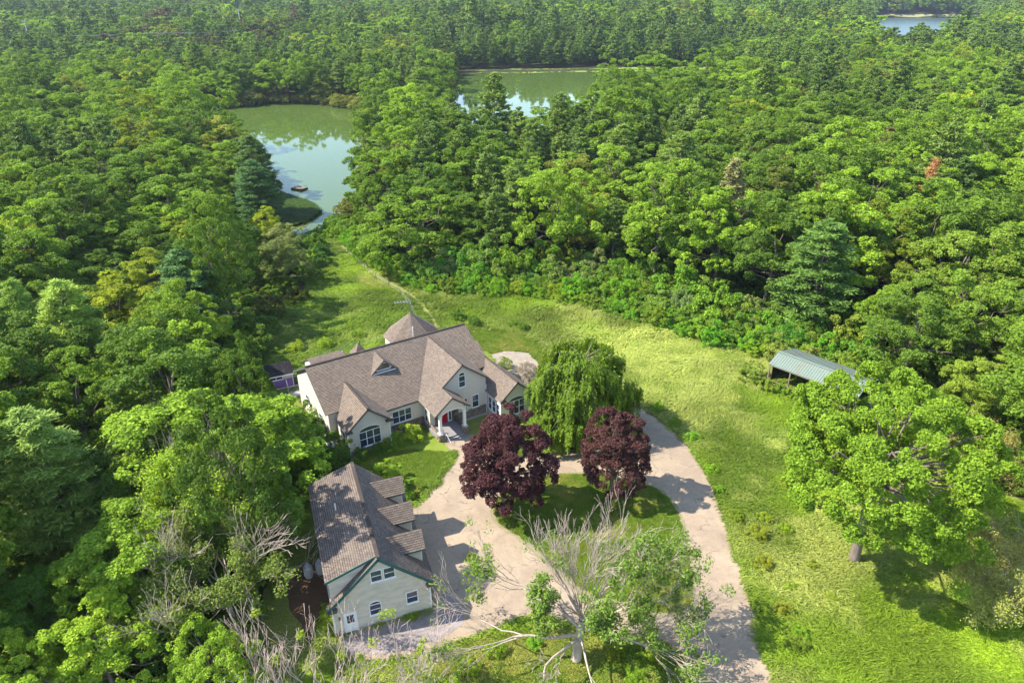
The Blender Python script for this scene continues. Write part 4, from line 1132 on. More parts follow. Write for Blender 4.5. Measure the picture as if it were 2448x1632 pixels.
for i in LAB_ORDER:
    t = colr[i]; big = 'tall' if size[i] > 1.08 else ('low' if size[i] < .9 else 'mid-height')
    if is_pine[i]: REL[i] = relative(f'{big} {"blue-green" if t[1] < .14 else "lighter green"} pine', x[i], y[i])
    else: REL[i] = relative(f'{big} {"pale yellow-green" if t[1] > .19 else ("dark green" if t[1] < .125 else "mid green")} broadleaf tree', x[i], y[i])
cnt = 0
for i in order:
    if not indiv[i]: continue
    near = dist[i] < 118
    t = colr[i]; big = 'tall' if size[i] > 1.08 else ('low' if size[i] < .85 else 'mid-height')
    shade = 'pale yellow-green' if t[1] > .19 else ('dark green' if t[1] < .125 else 'mid green')
    reg = region(x[i], y[i])
    if is_pine[i]:
        pr = PINE_HI[cnt % 2] if near else PINE_MID[cnt % 3]
        nm = 'pine_tree'; lab = REL[i]; grp = 'pines of the ' + reg
        s = size[i] * .95
    else:
        pr = OAK_HI[rng.integers(0, 4)] if near else OAK_MID[rng.integers(0, 8)]
        nm = 'broadleaf_tree'; lab = REL[i]; grp = 'broadleaf trees of the ' + reg
        s = size[i]
    add_tree(nm, pr, (x[i], y[i], zg[i] - .1), ((s * random.uniform(.92, 1.1), s * random.uniform(.92, 1.1), s * random.uniform(.9, 1.12)) if is_pine[i] else (s * wide[i] * random.uniform(.92, 1.1), s * wide[i] * random.uniform(.92, 1.1), s * random.uniform(.86, 1.08))), random.uniform(0, 6.28), tuple(t), lab, 'tree', grp)
    cnt += 1
rest = np.where(~indiv)[0]
wcol = colr * np.array([2.05, 1.62, 1.3])
protos = [CROWN_OBJ[p.crown.name] for p in OAK_MID[:4]] + [CROWN_OBJ[p.crown.name] for p in PINE_MID]
# far woods: lighter crowns, first standing once as real trees at the back of the view
for k, p in enumerate(OAK_FAR + PINE_FAR):
    fx, fy = -150 + 50 * k, 590 + 6 * k
    add_tree('broadleaf_tree' if k < 4 else 'pine_tree', p, (fx, fy, tz(fx, fy)), 1.05, k * 1.1, MIDG if k < 4 else PINEG,
             f'{"mid green broadleaf" if k < 4 else "dark pine"} of the distant wood, {ordinal(k + 1)} from the left behind the second pond', 'tree', 'trees of the distant wood')
far_protos = [CROWN_OBJ[p.crown.name] for p in OAK_FAR + PINE_FAR]
allp = protos + far_protos
ids = np.zeros(len(rest), int)
for j, i in enumerate(rest):
    if y[i] < 420: ids[j] = rng.integers(4, 7) if is_pine[i] else rng.integers(0, 4)
    else: ids[j] = rng.integers(11, 13) if is_pine[i] else rng.integers(7, 11)
rz = np.zeros((len(rest), 3)); rz[:, 2] = rng.uniform(0, 6.28, len(rest))
wr_ = np.where(is_pine[rest], 1.0, wide[rest])
sc3 = np.stack([size[rest] * wr_ * rng.uniform(.92, 1.1, len(rest)), size[rest] * wr_ * rng.uniform(.92, 1.1, len(rest)), size[rest] * rng.uniform(.82, 1.15, len(rest))], 1)
scatter('distant_woodland', np.stack([x[rest], y[rest], zg[rest] - .2], 1), rz, sc3, wcol[rest], ids, allp, 'unbroken green canopy of the woods reaching to the horizon')
print('TREES', nT, 'individual', cnt, 'rest', len(rest))

# ------------------------------------------------------------------ shrubs
def add_shrub(me, x, y, s, color, label, group=None, sz=None, dz=0.0, name='shrub'):
    o = link(bpy.data.objects.new(name, me)); o.location = (x, y, tz(x, y) - .1 + dz); o.rotation_euler = (0, 0, random.uniform(0, 6.28))
    o.scale = (s, s, sz or s); o.color = (*warm(color), 1)
    return tag(o, label, 'shrub', group)

BELT = [(-45, 166), (-39.2, 160), (-33.8, 151), (-27.9, 141), (-22, 133), (-16, 127.5), (-9.9, 126), (-4, 125), (2.1, 124), (8.1, 122.5), (13.6, 119.5), (18.2, 116.5), (22.4, 112.5), (26.4, 109), (30.3, 105.5), (33.6, 102), (37, 99), (41, 97.5), (46, 95.5), (52, 90)]
seg = [math.dist(BELT[i], BELT[i + 1]) for i in range(len(BELT) - 1)]; tot = sum(seg)
def along(t):
    d = t * tot
    for i, L in enumerate(seg):
        if d <= L: f = d / L; a, b = BELT[i], BELT[i + 1]; return a[0] + (b[0] - a[0]) * f, a[1] + (b[1] - a[1]) * f, (-(b[1] - a[1]) / L, (b[0] - a[0]) / L)
        d -= L
    return (*BELT[-1], (0, 1))
for row, (off, cnt_, smin, smax, cols, lab) in enumerate([(-2.2, 62, .75, 1.15, ((0.10, 0.225, 0.022), (0.075, 0.19, 0.022), (0.12, 0.225, 0.026)), 'low bright front shrub of the meadow-edge belt'),
        (1.2, 54, 1.1, 1.7, ((0.085, 0.20, 0.022), (0.06, 0.15, 0.022), (0.10, 0.20, 0.035)), 'rounded green middle shrub of the meadow-edge belt'),
        (5.0, 52, 1.3, 2.3, (MIDG, (0.10, 0.17, 0.055), (0.07, 0.17, 0.022), (0.09, 0.19, 0.024)), 'tall back shrub of the meadow-edge belt'),
        (9.0, 44, 1.5, 2.6, (MIDG, (0.10, 0.165, 0.05), (0.07, 0.16, 0.022)), 'very tall rear shrub of the meadow-edge belt')]):
    for k in range(cnt_):
        px, py, nv = along((k + random.uniform(.1, .9)) / cnt_)
        o_ = off + random.uniform(-1.2, 1.2); px += nv[0] * o_; py += nv[1] * o_
        me = random.choice(SHRUBS + SHRUB_FINE); s = random.uniform(smin, smax)
        add_shrub(me, px, py, s, vary(random.choice(cols), .18), f'{lab}, {ordinal(k + 1)} from the pond end', 'shrub belt along the far meadow edge', sz=s * random.uniform(.7, 1.25)) if not (px < -16 and off > 4) else None
# shrubs of the left wood edge, between meadow, shed and garage
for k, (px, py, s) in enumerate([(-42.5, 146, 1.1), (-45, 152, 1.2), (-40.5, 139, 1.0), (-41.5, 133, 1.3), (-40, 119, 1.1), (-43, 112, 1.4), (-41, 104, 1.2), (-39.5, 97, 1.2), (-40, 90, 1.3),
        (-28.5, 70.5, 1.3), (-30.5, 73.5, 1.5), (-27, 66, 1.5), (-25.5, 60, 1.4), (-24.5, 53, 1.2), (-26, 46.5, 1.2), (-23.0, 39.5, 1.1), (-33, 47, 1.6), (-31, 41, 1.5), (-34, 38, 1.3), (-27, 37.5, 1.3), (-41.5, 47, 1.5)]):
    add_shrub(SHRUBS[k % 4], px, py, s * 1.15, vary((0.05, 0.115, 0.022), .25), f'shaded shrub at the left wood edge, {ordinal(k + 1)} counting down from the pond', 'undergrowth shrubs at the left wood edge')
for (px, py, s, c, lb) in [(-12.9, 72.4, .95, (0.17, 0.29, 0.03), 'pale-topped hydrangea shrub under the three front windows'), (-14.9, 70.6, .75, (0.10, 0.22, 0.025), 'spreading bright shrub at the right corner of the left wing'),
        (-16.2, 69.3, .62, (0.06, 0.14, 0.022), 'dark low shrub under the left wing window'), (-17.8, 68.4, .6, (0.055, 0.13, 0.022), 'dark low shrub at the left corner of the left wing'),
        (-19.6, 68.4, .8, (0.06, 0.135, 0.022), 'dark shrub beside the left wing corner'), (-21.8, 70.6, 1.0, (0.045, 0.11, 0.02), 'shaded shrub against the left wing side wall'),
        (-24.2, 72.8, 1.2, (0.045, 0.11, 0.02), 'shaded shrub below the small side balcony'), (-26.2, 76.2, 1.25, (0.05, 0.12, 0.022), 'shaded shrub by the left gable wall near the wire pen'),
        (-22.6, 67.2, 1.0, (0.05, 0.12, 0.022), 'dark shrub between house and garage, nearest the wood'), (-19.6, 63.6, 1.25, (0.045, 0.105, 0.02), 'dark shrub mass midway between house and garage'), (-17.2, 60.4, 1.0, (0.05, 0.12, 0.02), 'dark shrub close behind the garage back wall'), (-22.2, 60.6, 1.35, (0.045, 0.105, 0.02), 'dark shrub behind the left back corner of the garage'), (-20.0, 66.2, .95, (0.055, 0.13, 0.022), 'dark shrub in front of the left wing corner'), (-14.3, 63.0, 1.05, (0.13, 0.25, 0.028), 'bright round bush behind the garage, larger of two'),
        (-12.2, 60.6, .95, (0.095, 0.205, 0.024), 'bright bush at the garage corner by the driveway'), (-1.2, 91.6, .75, (0.12, 0.20, 0.055), 'green shrub on the gravel patio'),
        (-9.4, 110.5, .8, (0.06, 0.14, 0.024), 'dark shrub in the meadow right of the footpath'), (-6.4, 108.2, .7, (0.055, 0.13, 0.024), 'low dark shrub behind the house ridge'),
        (2.0, 106.0, .6, (0.07, 0.15, 0.024), 'small dark shrub in the meadow right of the house'), (0.2, 107.5, .55, (0.08, 0.17, 0.024), 'small green shrub left of the dark meadow shrub'),
        (-30.0, 99.5, .7, (0.15, 0.27, 0.025), 'bright weed clump behind the left end of the house'), (-34.5, 98.0, .75, (0.17, 0.28, 0.03), 'bright weed clump behind the purple shed'),
        (-25.5, 103.0, .65, (0.12, 0.23, 0.028), 'green weed clump behind the small rear roof'), (-4.0, 50.6, .35, (0.12, 0.2, 0.03), 'small weedy plant on the driveway beside the garage')]:
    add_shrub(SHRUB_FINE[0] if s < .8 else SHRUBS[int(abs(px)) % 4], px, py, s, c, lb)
for k, (px, py, s, c) in enumerate([(36.0, 84.6, .75, (0.12, 0.21, 0.03)), (34.8, 87.6, 1.1, (0.11, 0.19, 0.035)), (37.6, 83.6, .6, (0.09, 0.19, 0.024)), (40.6, 93.4, 1.3, (0.12, 0.19, 0.04)), (44.2, 91.2, 1.5, (0.12, 0.18, 0.045)), (47.6, 88.0, 1.5, (0.10, 0.19, 0.03)), (50.2, 84.2, 1.5, (0.09, 0.18, 0.026)), (51.0, 79.6, 1.4, (0.10, 0.2, 0.028)), (41.0, 80.4, .7, (0.12, 0.22, 0.028)), (39.2, 82.4, .65, (0.10, 0.2, 0.026)), (49.4, 76.0, 1.1, (0.11, 0.2, 0.03))]):
    add_shrub(SHRUBS[k % 4], px, py, s, c, f'shrub crowding the green-roofed shed, {ordinal(k + 1)} going round from its open left corner', 'shrubs round the green-roofed shed')
unique('flowering_shrub', twiggy(381, 1.7, 3500, 4), (2.2, 89.0), (0.38, 0.33, 0.27), 'pale pinkish blossoming shrub right of the house by the patio', bark=BARK_PALE, cat='shrub')
# weeds round the open field
k = 0
for (px, py, s) in [(23.4, 56.2, .5), (24.6, 53.5, .6), (26.3, 56.0, .45), (24.0, 49.5, .5), (25.5, 46.8, .35), (24.0, 44.0, .45), (23.8, 40.5, .5), (24.6, 41.5, .4), (29, 45.5, .3), (27.8, 54.4, .4), (22.9, 60.8, .4), (23.0, 65, .45), (21.0, 75.5, .5), (22.6, 71.8, .5), (24.5, 69.5, .35), (19.5, 79.5, .5), (30.5, 62, .4), (28.6, 49.5, .35), (35, 42, .35), (-3.5, 38.2, .45), (-1.5, 40.0, .5), (1.8, 40.8, .4), (-5, 36.5, .5), (9.8, 37.4, .5), (8.4, 39.6, .45), (11.2, 39.6, .4)]:
    add_shrub(SHRUB_FINE[k % 2], px, py, s, vary((0.12, 0.225, 0.025), .2), f'low leafy weed clump in the rough grass, {ordinal(k + 1)} along the driveway edge', 'weed clumps beside the driveway'); k += 1
# undergrowth nobody could count, under the trees near the clearing
n_ = 2600
ux = rng.uniform(-150, 130, n_ * 4); uy = rng.uniform(28, 230, n_ * 4)
uo = ~inside(CLEAR, ux, uy) & (edge_dist(CLEAR, ux, uy) > 1.0) & (edge_dist(CLEAR, ux, uy) < 30) & ~inside(POND1, ux, uy) & (edge_dist(POND1, ux, uy) > 1.5) & ~inside(SPIT, ux, uy)
uo &= ~((ux > 30) & (uy < 60))
ux, uy = ux[uo][:n_], uy[uo][:n_]
shr_obj = [bpy.data.objects['shrub'], [o for o in bpy.data.objects if o.data is SHRUBS[1]][0]]
uz = terrain_z(ux, uy)
rr_ = np.zeros((len(ux), 3)); rr_[:, 2] = rng.uniform(0, 6.28, len(ux)); us = rng.uniform(.5, 1.5, len(ux))
scatter('undergrowth', np.stack([ux, uy, uz - .1], 1), rr_, np.stack([us, us, us * rng.uniform(.6, 1.2, len(ux))], 1), np.array(warm(MIDG)) * rng.uniform(.6, 1.3, (len(ux), 1)), rng.integers(0, 2, len(ux)), shr_obj, 'dim leafy undergrowth beneath the trees')
# bushes along the pond banks
bk = rng.uniform(0, 1, 900); PB = []
for P, w0, w1 in ((POND1, 1.0, 5.0), (POND2, 2, 9)):
    L = [math.dist(P[i], P[(i + 1) % len(P)]) for i in range(len(P))]; T_ = sum(L)
    for q in np.arange(0, T_, 2.3):
        i = 0; d = q
        while d > L[i]: d -= L[i]; i += 1
        a, b = P[i], P[(i + 1) % len(P)]; f = d / L[i]; px, py = a[0] + (b[0] - a[0]) * f, a[1] + (b[1] - a[1]) * f
        nn = ((b[1] - a[1]) / L[i], -(b[0] - a[0]) / L[i])
        for sgn in (1, -1):
            wv = rng.uniform(w0, w1); X_, Y_ = px + nn[0] * wv * sgn, py + nn[1] * wv * sgn
            if not inside(P, [X_], [Y_])[0]: PB.append((X_, Y_)); break
PB = np.array(PB)
kp = ~inside(SPIT, PB[:, 0], PB[:, 1]) & ~inside([(-60, 155), (-40, 155), (-40, 176), (-60, 176)], PB[:, 0], PB[:, 1]) & (PB[:, 1] < 495)
PB = PB[kp]; rr_ = np.zeros((len(PB), 3)); rr_[:, 2] = rng.uniform(0, 6.28, len(PB)); us = rng.uniform(.9, 2.2, len(PB)) * np.where(PB[:, 1] > 300, 1.3, 1)
scatter('bank_growth', np.stack([PB[:, 0], PB[:, 1], terrain_z(PB[:, 0], PB[:, 1]) - .2], 1), rr_, np.stack([us, us, us * .9], 1), np.array(warm(OLIVE)) * rng.uniform(.5, 1.2, (len(PB), 1)), rng.integers(0, 2, len(PB)), shr_obj, 'tangled leafy growth along the pond banks')

# ------------------------------------------------------------------ grass
def tuft(seed, n, L, w, lean, spread):
    """a tuft of bent blades, all combed roughly towards +x"""
    rng = np.random.default_rng(seed); V, F = [], []
    for k in range(n):
        a = rng.normal() * .55; d = np.array([math.cos(a), math.sin(a), 0]); s = np.array([-d[1], d[0], 0]) * w * rng.uniform(.6, 1.2)
        l = L * rng.uniform(.6, 1.2); b = np.array([rng.normal() * spread, rng.normal() * spread, -.02]); ln = lean * rng.uniform(.6, 1.3)
        p1 = b + d * l * .30 * ln + [0, 0, l * .52]; p2 = b + d * l * .85 * ln + [0, 0, l * (.80 - .30 * ln)]
        i = len(V); V += [b - s, b + s, p1 + s * .9, p1 - s * .9, p2 + s * .25, p2 - s * .25]
        F += [(i, i + 1, i + 2, i + 3), (i + 3, i + 2, i + 4, i + 5)]
    t = np.repeat(np.clip(.5 + rng.normal(size=n) * .2, 0, 1), 2)
    return np_mesh('grass_tuft', np.array(V), np.array(F), GRASSM, t)
T_TALL = [tuft(401, 20, .90, .042, 1.0, .28), tuft(402, 18, .75, .045, .8, .30)]
T_SHORT = [tuft(403, 18, .16, .022, .7, .16)]
def tuft_obj(me, x, y, name, label):
    o = link(bpy.data.objects.new(name, me)); o.location = (x, y, tz(x, y)); o.color = (0.17, 0.22, 0.04, 1)
    return tag(o, label, kind='stuff')
tall = [tuft_obj(T_TALL[0], 30.0, 70.0, 'tall_grass_tuft', 'tuft of tall windswept meadow grass'), tuft_obj(T_TALL[1], 31.0, 71.0, 'tall_grass_tuft', 'tuft of tall windswept meadow grass')]
short = [tuft_obj(T_SHORT[0], 8.0, 52.0, 'lawn_grass_tuft', 'tuft of short lawn grass')]

def gpoints(n, box, keep):
    gx = rng.uniform(box[0], box[2], n); gy = rng.uniform(box[1], box[3], n)
    k = keep(gx, gy); return gx[k], gy[k]
HOUSE_FP = [(-22.2, 69.8), (-19.5, 66.2), (-13.2, 70.2), (-6.2, 69), (-3.2, 72.2), (4.8, 76.5), (2.5, 84.5), (-10.5, 97.5), (-33.5, 83.5), (-29, 76)]
GARAGE_FP = [(-15.6, 41.5), (-6.8, 44.8), (-11.3, 57.6), (-20.2, 54.5)]
def rough_area(a, b):
    k = inside(CLEAR, a, b)
    for P in (DRIVE_OUT, FRONTLAWN, HOUSE_FP, GARAGE_FP, PATHPOLY, LOWLAWN): k &= ~inside(P, a, b)
    k &= ~inside(BACKLAWN, a, b) & ~inside(PATIO, a, b)
    k &= edge_dist(DRIVE_OUT, a, b) > .12
    k &= ~((a < -17) & (b < 64) & (a > -24))
    return k
gx1, gy1 = gpoints(190000, (-55, 30, 64, 100), lambda a, b: rough_area(a, b) & (rng.random(len(a)) < np.clip(75 / np.hypot(a, b), .5, 1)))
gx2, gy2 = gpoints(60000, (-55, 100, 64, 170), rough_area)
gx = np.concatenate([gx1, gx2]); gy = np.concatenate([gy1, gy2])
# the lie of the grass: a slowly turning flow with matted swirls
flow = (vnoise(gx, gy, 16, 11) - .5) * 2.6 + (vnoise(gx, gy, 3.4, 12) - .5) * 2.0 + (vnoise(gx, gy, 1.1, 19) - .5) * np.where(gy < 72, 3.0, 1.0) - .3
press = vnoise(gx, gy, 2.6, 13); press2 = vnoise(gx, gy, 9, 14)
gs = .50 + np.where(gy < 72, .75, 1.15) * press * press2 ** .5 + rng.uniform(-.12, .12, len(gx))
gs *= np.where(edge_dist(PATHPOLY, gx, gy) < 1.2, .6, 1)
green = np.array([0.125, 0.195, 0.020]); straw = np.array([0.33, 0.385, 0.085]); lime = np.array([0.225, 0.345, 0.022])
w1 = np.clip((vnoise(gx, gy, 20, 15) * .55 + vnoise(gx, gy, 4.5, 16) * .45 - .36) / .34, 0, 1)
w2 = np.clip((vnoise(gx, gy, 13, 17) * .6 + vnoise(gx, gy, 2.5, 18) * .4 - .52) / .22, 0, 1) * .85
# the ripe, paler stand lies in the open bend behind the weeping tree
ripe = np.clip(1 - np.hypot((gx - 16) / 34, (gy - 98) / 22), 0, 1)
w2 = np.clip(w2 * 1.1 + ripe * .75, 0, .95)
gc = green + (lime - green) * w1[:, None]; gc = gc + (straw - gc) * w2[:, None]
gc *= (.72 + .56 * vnoise(gx, gy, 6.5, 41))[:, None] * rng.uniform(.82, 1.18, (len(gx), 1))
rot = np.zeros((len(gx), 3)); rot[:, 2] = flow + rng.normal(size=len(gx)) * np.where(gy < 72, .8, .3); rot[:, 1] = .25 + .45 * (1 - press)
scatter('meadow_grass', np.stack([gx, gy, terrain_z(gx, gy) + .01], 1), rot, np.stack([gs * 1.15, gs * 1.15, gs], 1), gc, rng.integers(0, 2, len(gx)), tall, 'tall windswept yellow-green grass of the meadow')
def lawn_area(a, b):
    return inside(VERGE_HOLE, a, b) | inside(FRONTLAWN, a, b) | inside(LOWLAWN, a, b) | inside(BACKLAWN, a, b)
lx, ly = gpoints(210000, (-25, 30, 19, 108), lambda a, b: lawn_area(a, b) & ~inside(HOUSE_FP, a, b) & ~inside(PATIO, a, b))
lc = np.array([0.135, 0.215, 0.018]) + (np.array([0.25, 0.27, 0.05]) - np.array([0.135, 0.215, 0.018])) * np.clip((vnoise(lx, ly, 5, 31) * .5 + vnoise(lx, ly, 1.2, 32) * .5 - .42) / .3, 0, 1)[:, None]
lc *= rng.uniform(.8, 1.2, (len(lx), 1))
lr = np.zeros((len(lx), 3)); lr[:, 2] = rng.uniform(0, 6.28, len(lx))
ls = rng.uniform(.7, 1.3, len(lx)); ls = np.where(inside(LOWLAWN, lx, ly), ls * (1.0 + 1.8 * vnoise(lx, ly, 3, 33)), ls)
scatter('lawn_grass', np.stack([lx, ly, terrain_z(lx, ly) + .055], 1), lr, np.stack([ls, ls, ls], 1), lc, np.zeros(len(lx), int), short, 'short green grass of the lawns')
# marsh grass on the spit
mx, my = gpoints(9000, (-73, 168, -50, 205), lambda a, b: inside(SPIT, a, b))
mr = np.zeros((len(mx), 3)); mr[:, 2] = rng.uniform(0, 6.28, len(mx)); ms = rng.uniform(.7, 1.3, len(mx))
scatter('marsh_grass', np.stack([mx, my, terrain_z(mx, my) + .05], 1), mr, np.stack([ms] * 3, 1), np.array([0.075, 0.14, 0.022]) * rng.uniform(.7, 1.3, (len(mx), 1)), rng.integers(0, 2, len(mx)), tall, 'dense marsh grass on the pond spit')

# ------------------------------------------------------------------ building kit
def clip_band(poly, v0, v1):
    def half(p, val, keep_above):
        out = []
        for i in range(len(p)):
            a, b = p[i - 1], p[i]
            ia = (a[1] >= val) == keep_above or a[1] == val; ib = (b[1] >= val) == keep_above or b[1] == val
            if ia != ib:
                t = (val - a[1]) / (b[1] - a[1]); out.append((a[0] + (b[0] - a[0]) * t, val))
            if ib: out.append(b)
        return out
    q = half(poly, v0, True)
    return half(q, v1, False) if len(q) > 2 else []

def roof_plane(mb, pts, thick=0.14, course=0.20, lap=0.022):
    """planar roof polygon (first edge = eave): a slab with lapped shingle courses on top, UVs in metres"""
    P = [Vector(p) for p in pts]
    u = (P[1] - P[0]).normalized(); n = None
    for k in range(2, len(P)):
        c = u.cross(P[k] - P[0])
        if c.length > 1e-3: n = c.normalized(); break
    if n.z < 0: n = -n
    v = n.cross(u).normalized()
    if v.z < 0: v = -v
    q = [((p - P[0]).dot(u), (p - P[0]).dot(v)) for p in P]
    mb.prism([p - n * thick for p in P], n * (thick - .002))
    lo = min(a[1] for a in q); hi = max(a[1] for a in q); k0 = math.floor(lo / course)
    while k0 * course < hi - 1e-4:
        a, b = max(lo, k0 * course), min(hi, (k0 + 1) * course)
        s = clip_band(q, a, b)
        if len(s) >= 3 and b - a > 1e-3:
            def up(v_): return lap * (1 - (v_ - k0 * course) / course) + .002
            top = [P[0] + u * x_ + v * y_ + n * up(y_) for x_, y_ in s]
            base = len(mb.v); mb.v += [tuple(p) for p in top]; mb.f.append(tuple(range(base, base + len(top))))
            mb.uv[len(mb.f) - 1] = [(x_, y_) for x_, y_ in s]
            # butt edge of the course
            low = [(x_, y_) for x_, y_ in s if abs(y_ - a) < 1e-5]
            if len(low) >= 2:
                x0 = min(l[0] for l in low); x1 = max(l[0] for l in low)
                e0 = P[0] + u * x0 + v * a; e1 = P[0] + u * x1 + v * a
                mb.poly([e0 + n * .001, e1 + n * .001, e1 + n * up(a), e0 + n * up(a)], [(x0, a), (x1, a), (x1, a), (x0, a)])
        k0 += 1
    return n

def gable_prism(u0, u1, w0, w1, z0, ze, uc, za):
    """solid gabled block, ridge along w"""
    return [(u0, w0, z0), (u1, w0, z0), (u1, w0, ze), (uc, w0, za), (u0, w0, ze)], (0, w1 - w0, 0)

def window(parent, org, rv, nv, w, h, cols=1, arch=0.0, muntin=True, frame=0.075, hung=True, name='window', fm=None, panes_label=None):
    """org = centre of the sill on the wall face; rv = rightwards, nv = outwards"""
    O = Vector(org); r = Vector(rv); n = Vector(nv); z = Vector((0, 0, 1)); fm = fm or WHITE
    def rect(mb, x0, x1, z0, z1, d0, d1):
        mb.prism([O + r * x0 + z * z0 + n * d0, O + r * x1 + z * z0 + n * d0, O + r * x1 + z * z1 + n * d0, O + r * x0 + z * z1 + n * d0], n * (d1 - d0))
    mb = MB(); D = .075
    rect(mb, -w / 2 - frame, -w / 2, 0, h, .004, D); rect(mb, w / 2, w / 2 + frame, 0, h, .004, D)
    rect(mb, -w / 2 - frame, w / 2 + frame, h, h + frame, .004, D + .004); rect(mb, -w / 2 - frame, w / 2 + frame, -frame, 0, .004, D + .004)
    cw = w / cols
    for c in range(1, cols): rect(mb, -w / 2 + c * cw - frame * .6, -w / 2 + c * cw + frame * .6, 0, h, .006, D - .004)
    if hung:
        for c in range(cols): rect(mb, -w / 2 + c * cw + frame * .62, -w / 2 + (c + 1) * cw - frame * .62, h * .5 - .03, h * .5 + .03, .008, D - .012)
    arcpts = []
    if arch:
        m = 14; rad_out = w / 2 + frame
        for k in range(m + 1):
            t = math.pi * k / m; arcpts.append((math.cos(t), math.sin(t)))
        for k in range(m):
            (c0, s0), (c1, s1) = arcpts[k], arcpts[k + 1]
            q = [O + r * (w / 2 * c0) + z * (h + frame + arch * s0) + n * .006, O + r * (w / 2 * c1) + z * (h + frame + arch * s1) + n * .006,
                 O + r * (rad_out * c1) + z * (h + frame + (arch + frame) * s1) + n * .006, O + r * (rad_out * c0) + z * (h + frame + (arch + frame) * s0) + n * .006]
            mb.prism(q, n * (D - .01))
    wo_ = mb.build(name, fm, parent)
    for c in range(cols):
        g = MB(); x0 = -w / 2 + c * cw + (frame * .62 if c else .002); x1 = -w / 2 + (c + 1) * cw - (frame * .62 if c < cols - 1 else .002)
        rect(g, x0, x1, .002, h - .002, .010, .030); g.build('pane', GLASS, wo_)
        if muntin:
            b = MB(); nm_ = max(2, round((x1 - x0) / .35))
            for k in range(1, nm_): xx = x0 + (x1 - x0) * k / nm_; rect(b, xx - .012, xx + .012, .01, h - .01, .032, .040)
            for k in (1, 3): rect(b, x0, x1, h * k / 4 - .012, h * k / 4 + .012, .033, .041)
            b.build('muntin', MUNTIN, wo_)
    if arch:
        g = MB(); g.prism([O + r * (w / 2 * .995 * a) + z * (h + frame + .002 + arch * .99 * b) + n * .010 for a, b in arcpts], n * .02); g.build('fanlight_pane', FANGLASS, wo_)
        b = MB(); c0 = O + z * (h + frame) + n * .036
        for k in (3, 5, 7, 9, 11): b.bar(c0, O + r * (w / 2 * arcpts[k][0]) + z * (h + frame + arch * arcpts[k][1]) + n * .036, .02, .012)
        b.build('muntin', MUNTIN, wo_)
    s = MB(); rect(s, -w / 2 - frame - .05, w / 2 + frame + .05, -frame - .06, -frame - .002, .004, D + .06); s.build('sill', fm, wo_)
    return wo_
MUNTIN = mat_flat('grey_muntin', (0.07, 0.08, 0.105), 0.5)
FANGLASS = mat_glass('fanlight_glass', (0.020, 0.030, 0.014))

_STONE_MESH = []
def stone_meshes():
    if _STONE_MESH: return _STONE_MESH
    rg = random.Random(5)
    for k in range(10):
        m = 7; a0 = rg.uniform(0, 1); ring = []
        for i in range(m):
            t = 2 * math.pi * (i + rg.uniform(-.25, .25)) / m + a0; ring.append((.5 * math.cos(t) * rg.uniform(.86, 1.08), .5 * math.sin(t) * rg.uniform(.86, 1.08)))
        mb = MB(); b = len(mb.v)
        mb.v += [(x_, 0, z_) for x_, z_ in ring] + [(x_ * .82, -1, z_ * .82) for x_, z_ in ring]
        mb.f.append(tuple(range(m, 2 * m)))
        for i in range(m): mb.f.append((i, (i + 1) % m, m + (i + 1) % m, m + i))
        _STONE_MESH.append(mb.mesh('stone', STONE))
    return _STONE_MESH

def stone_wall(parent, a, b, z0, z1, back=None, name='stone_base', rg=random.Random(9)):
    """mortared backing with separate field stones; a, b = (u, w) ends of the face, outward to the right-hand side of a->b"""
    A = Vector((a[0], a[1], 0)); B = Vector((b[0], b[1], 0)); r = (B - A).normalized(); n = Vector((r.y, -r.x, 0)); L = (B - A).length
    mb = MB(); mb.prism([A + Vector((0, 0, z0)), B + Vector((0, 0, z0)), B + Vector((0, 0, z1)), A + Vector((0, 0, z1))], n * .05)
    base = mb.build(name, MORTAR, parent)
    ang = math.atan2(r.y, r.x); z = z0 + .02; row = 0
    while z < z1 - .08:
        hh = min(rg.uniform(.22, .34), z1 - z); x_ = rg.uniform(-.1, .1)
        while x_ < L - .08:
            ww = rg.uniform(.26, .52); ww = min(ww, L - x_)
            if ww > .12:
                o = bpy.data.objects.new('stone', rg.choice(stone_meshes())); o.location = A + r * (max(x_, 0) + ww / 2) + n * .052 + Vector((0, 0, z + hh / 2)); o.rotation_euler = (0, 0, ang)
                o.scale = (ww * 1.04, rg.uniform(.03, .07), hh * 1.06); link(o, base)
            x_ += ww
        z += hh; row += 1
    return base

# ------------------------------------------------------------------ the house
HA = R(32.43)
house = empty('house', (-21.64, 69.32, 0), HA, 'large cream house with brown shingled gables, red door and stone base', 'house')
HG = -2.2      # foundations reach below the sloping ground
b = MB(); p, o_ = gable_prism(0.35, 22.6, 0, 1, HG, 0, 0, 0)
# main body: ridge along u
mb = MB(); mb.prism([(0.35, 1.95, HG), (0.35, 14.4, HG), (0.35, 14.4, 3.55), (0.35, 8.16, 6.98), (0.35, 1.95, 3.55)], (22.25, 0, 0)); mb.build('wall', SIDING, house)
mb = MB(); mb.box((4.0, 0.35, HG), (19.2, 2.2, 2.62)); mb.build('front_bay_wall', SIDING, house)
mb = MB(); pts, off = gable_prism(1.25, 6.5, -2.22, 3.6, HG, 2.98, 3.875, 5.22); mb.prism(pts, off); mb.build('wing_wall', SIDING, house)
mb = MB(); pts, off = gable_prism(12.2, 20.6, -1.5, 4.5, HG, 3.2, 16.99, 6.82); mb.prism([(12.2, -1.5, HG), (20.55, -1.5, HG), (20.55, -1.5, 3.95), (16.99, -1.5, 6.85), (12.2, -1.5, 2.95)], (0, 6.0, 0)); mb.build('centre_gable_wall', SIDING, house)
mb = MB(); pts, off = gable_prism(20.7, 25.45, -5.05, 4.0, HG, 1.9, 23.07, 4.1); mb.prism(pts, off); mb.build('wing_wall', SIDING, house)
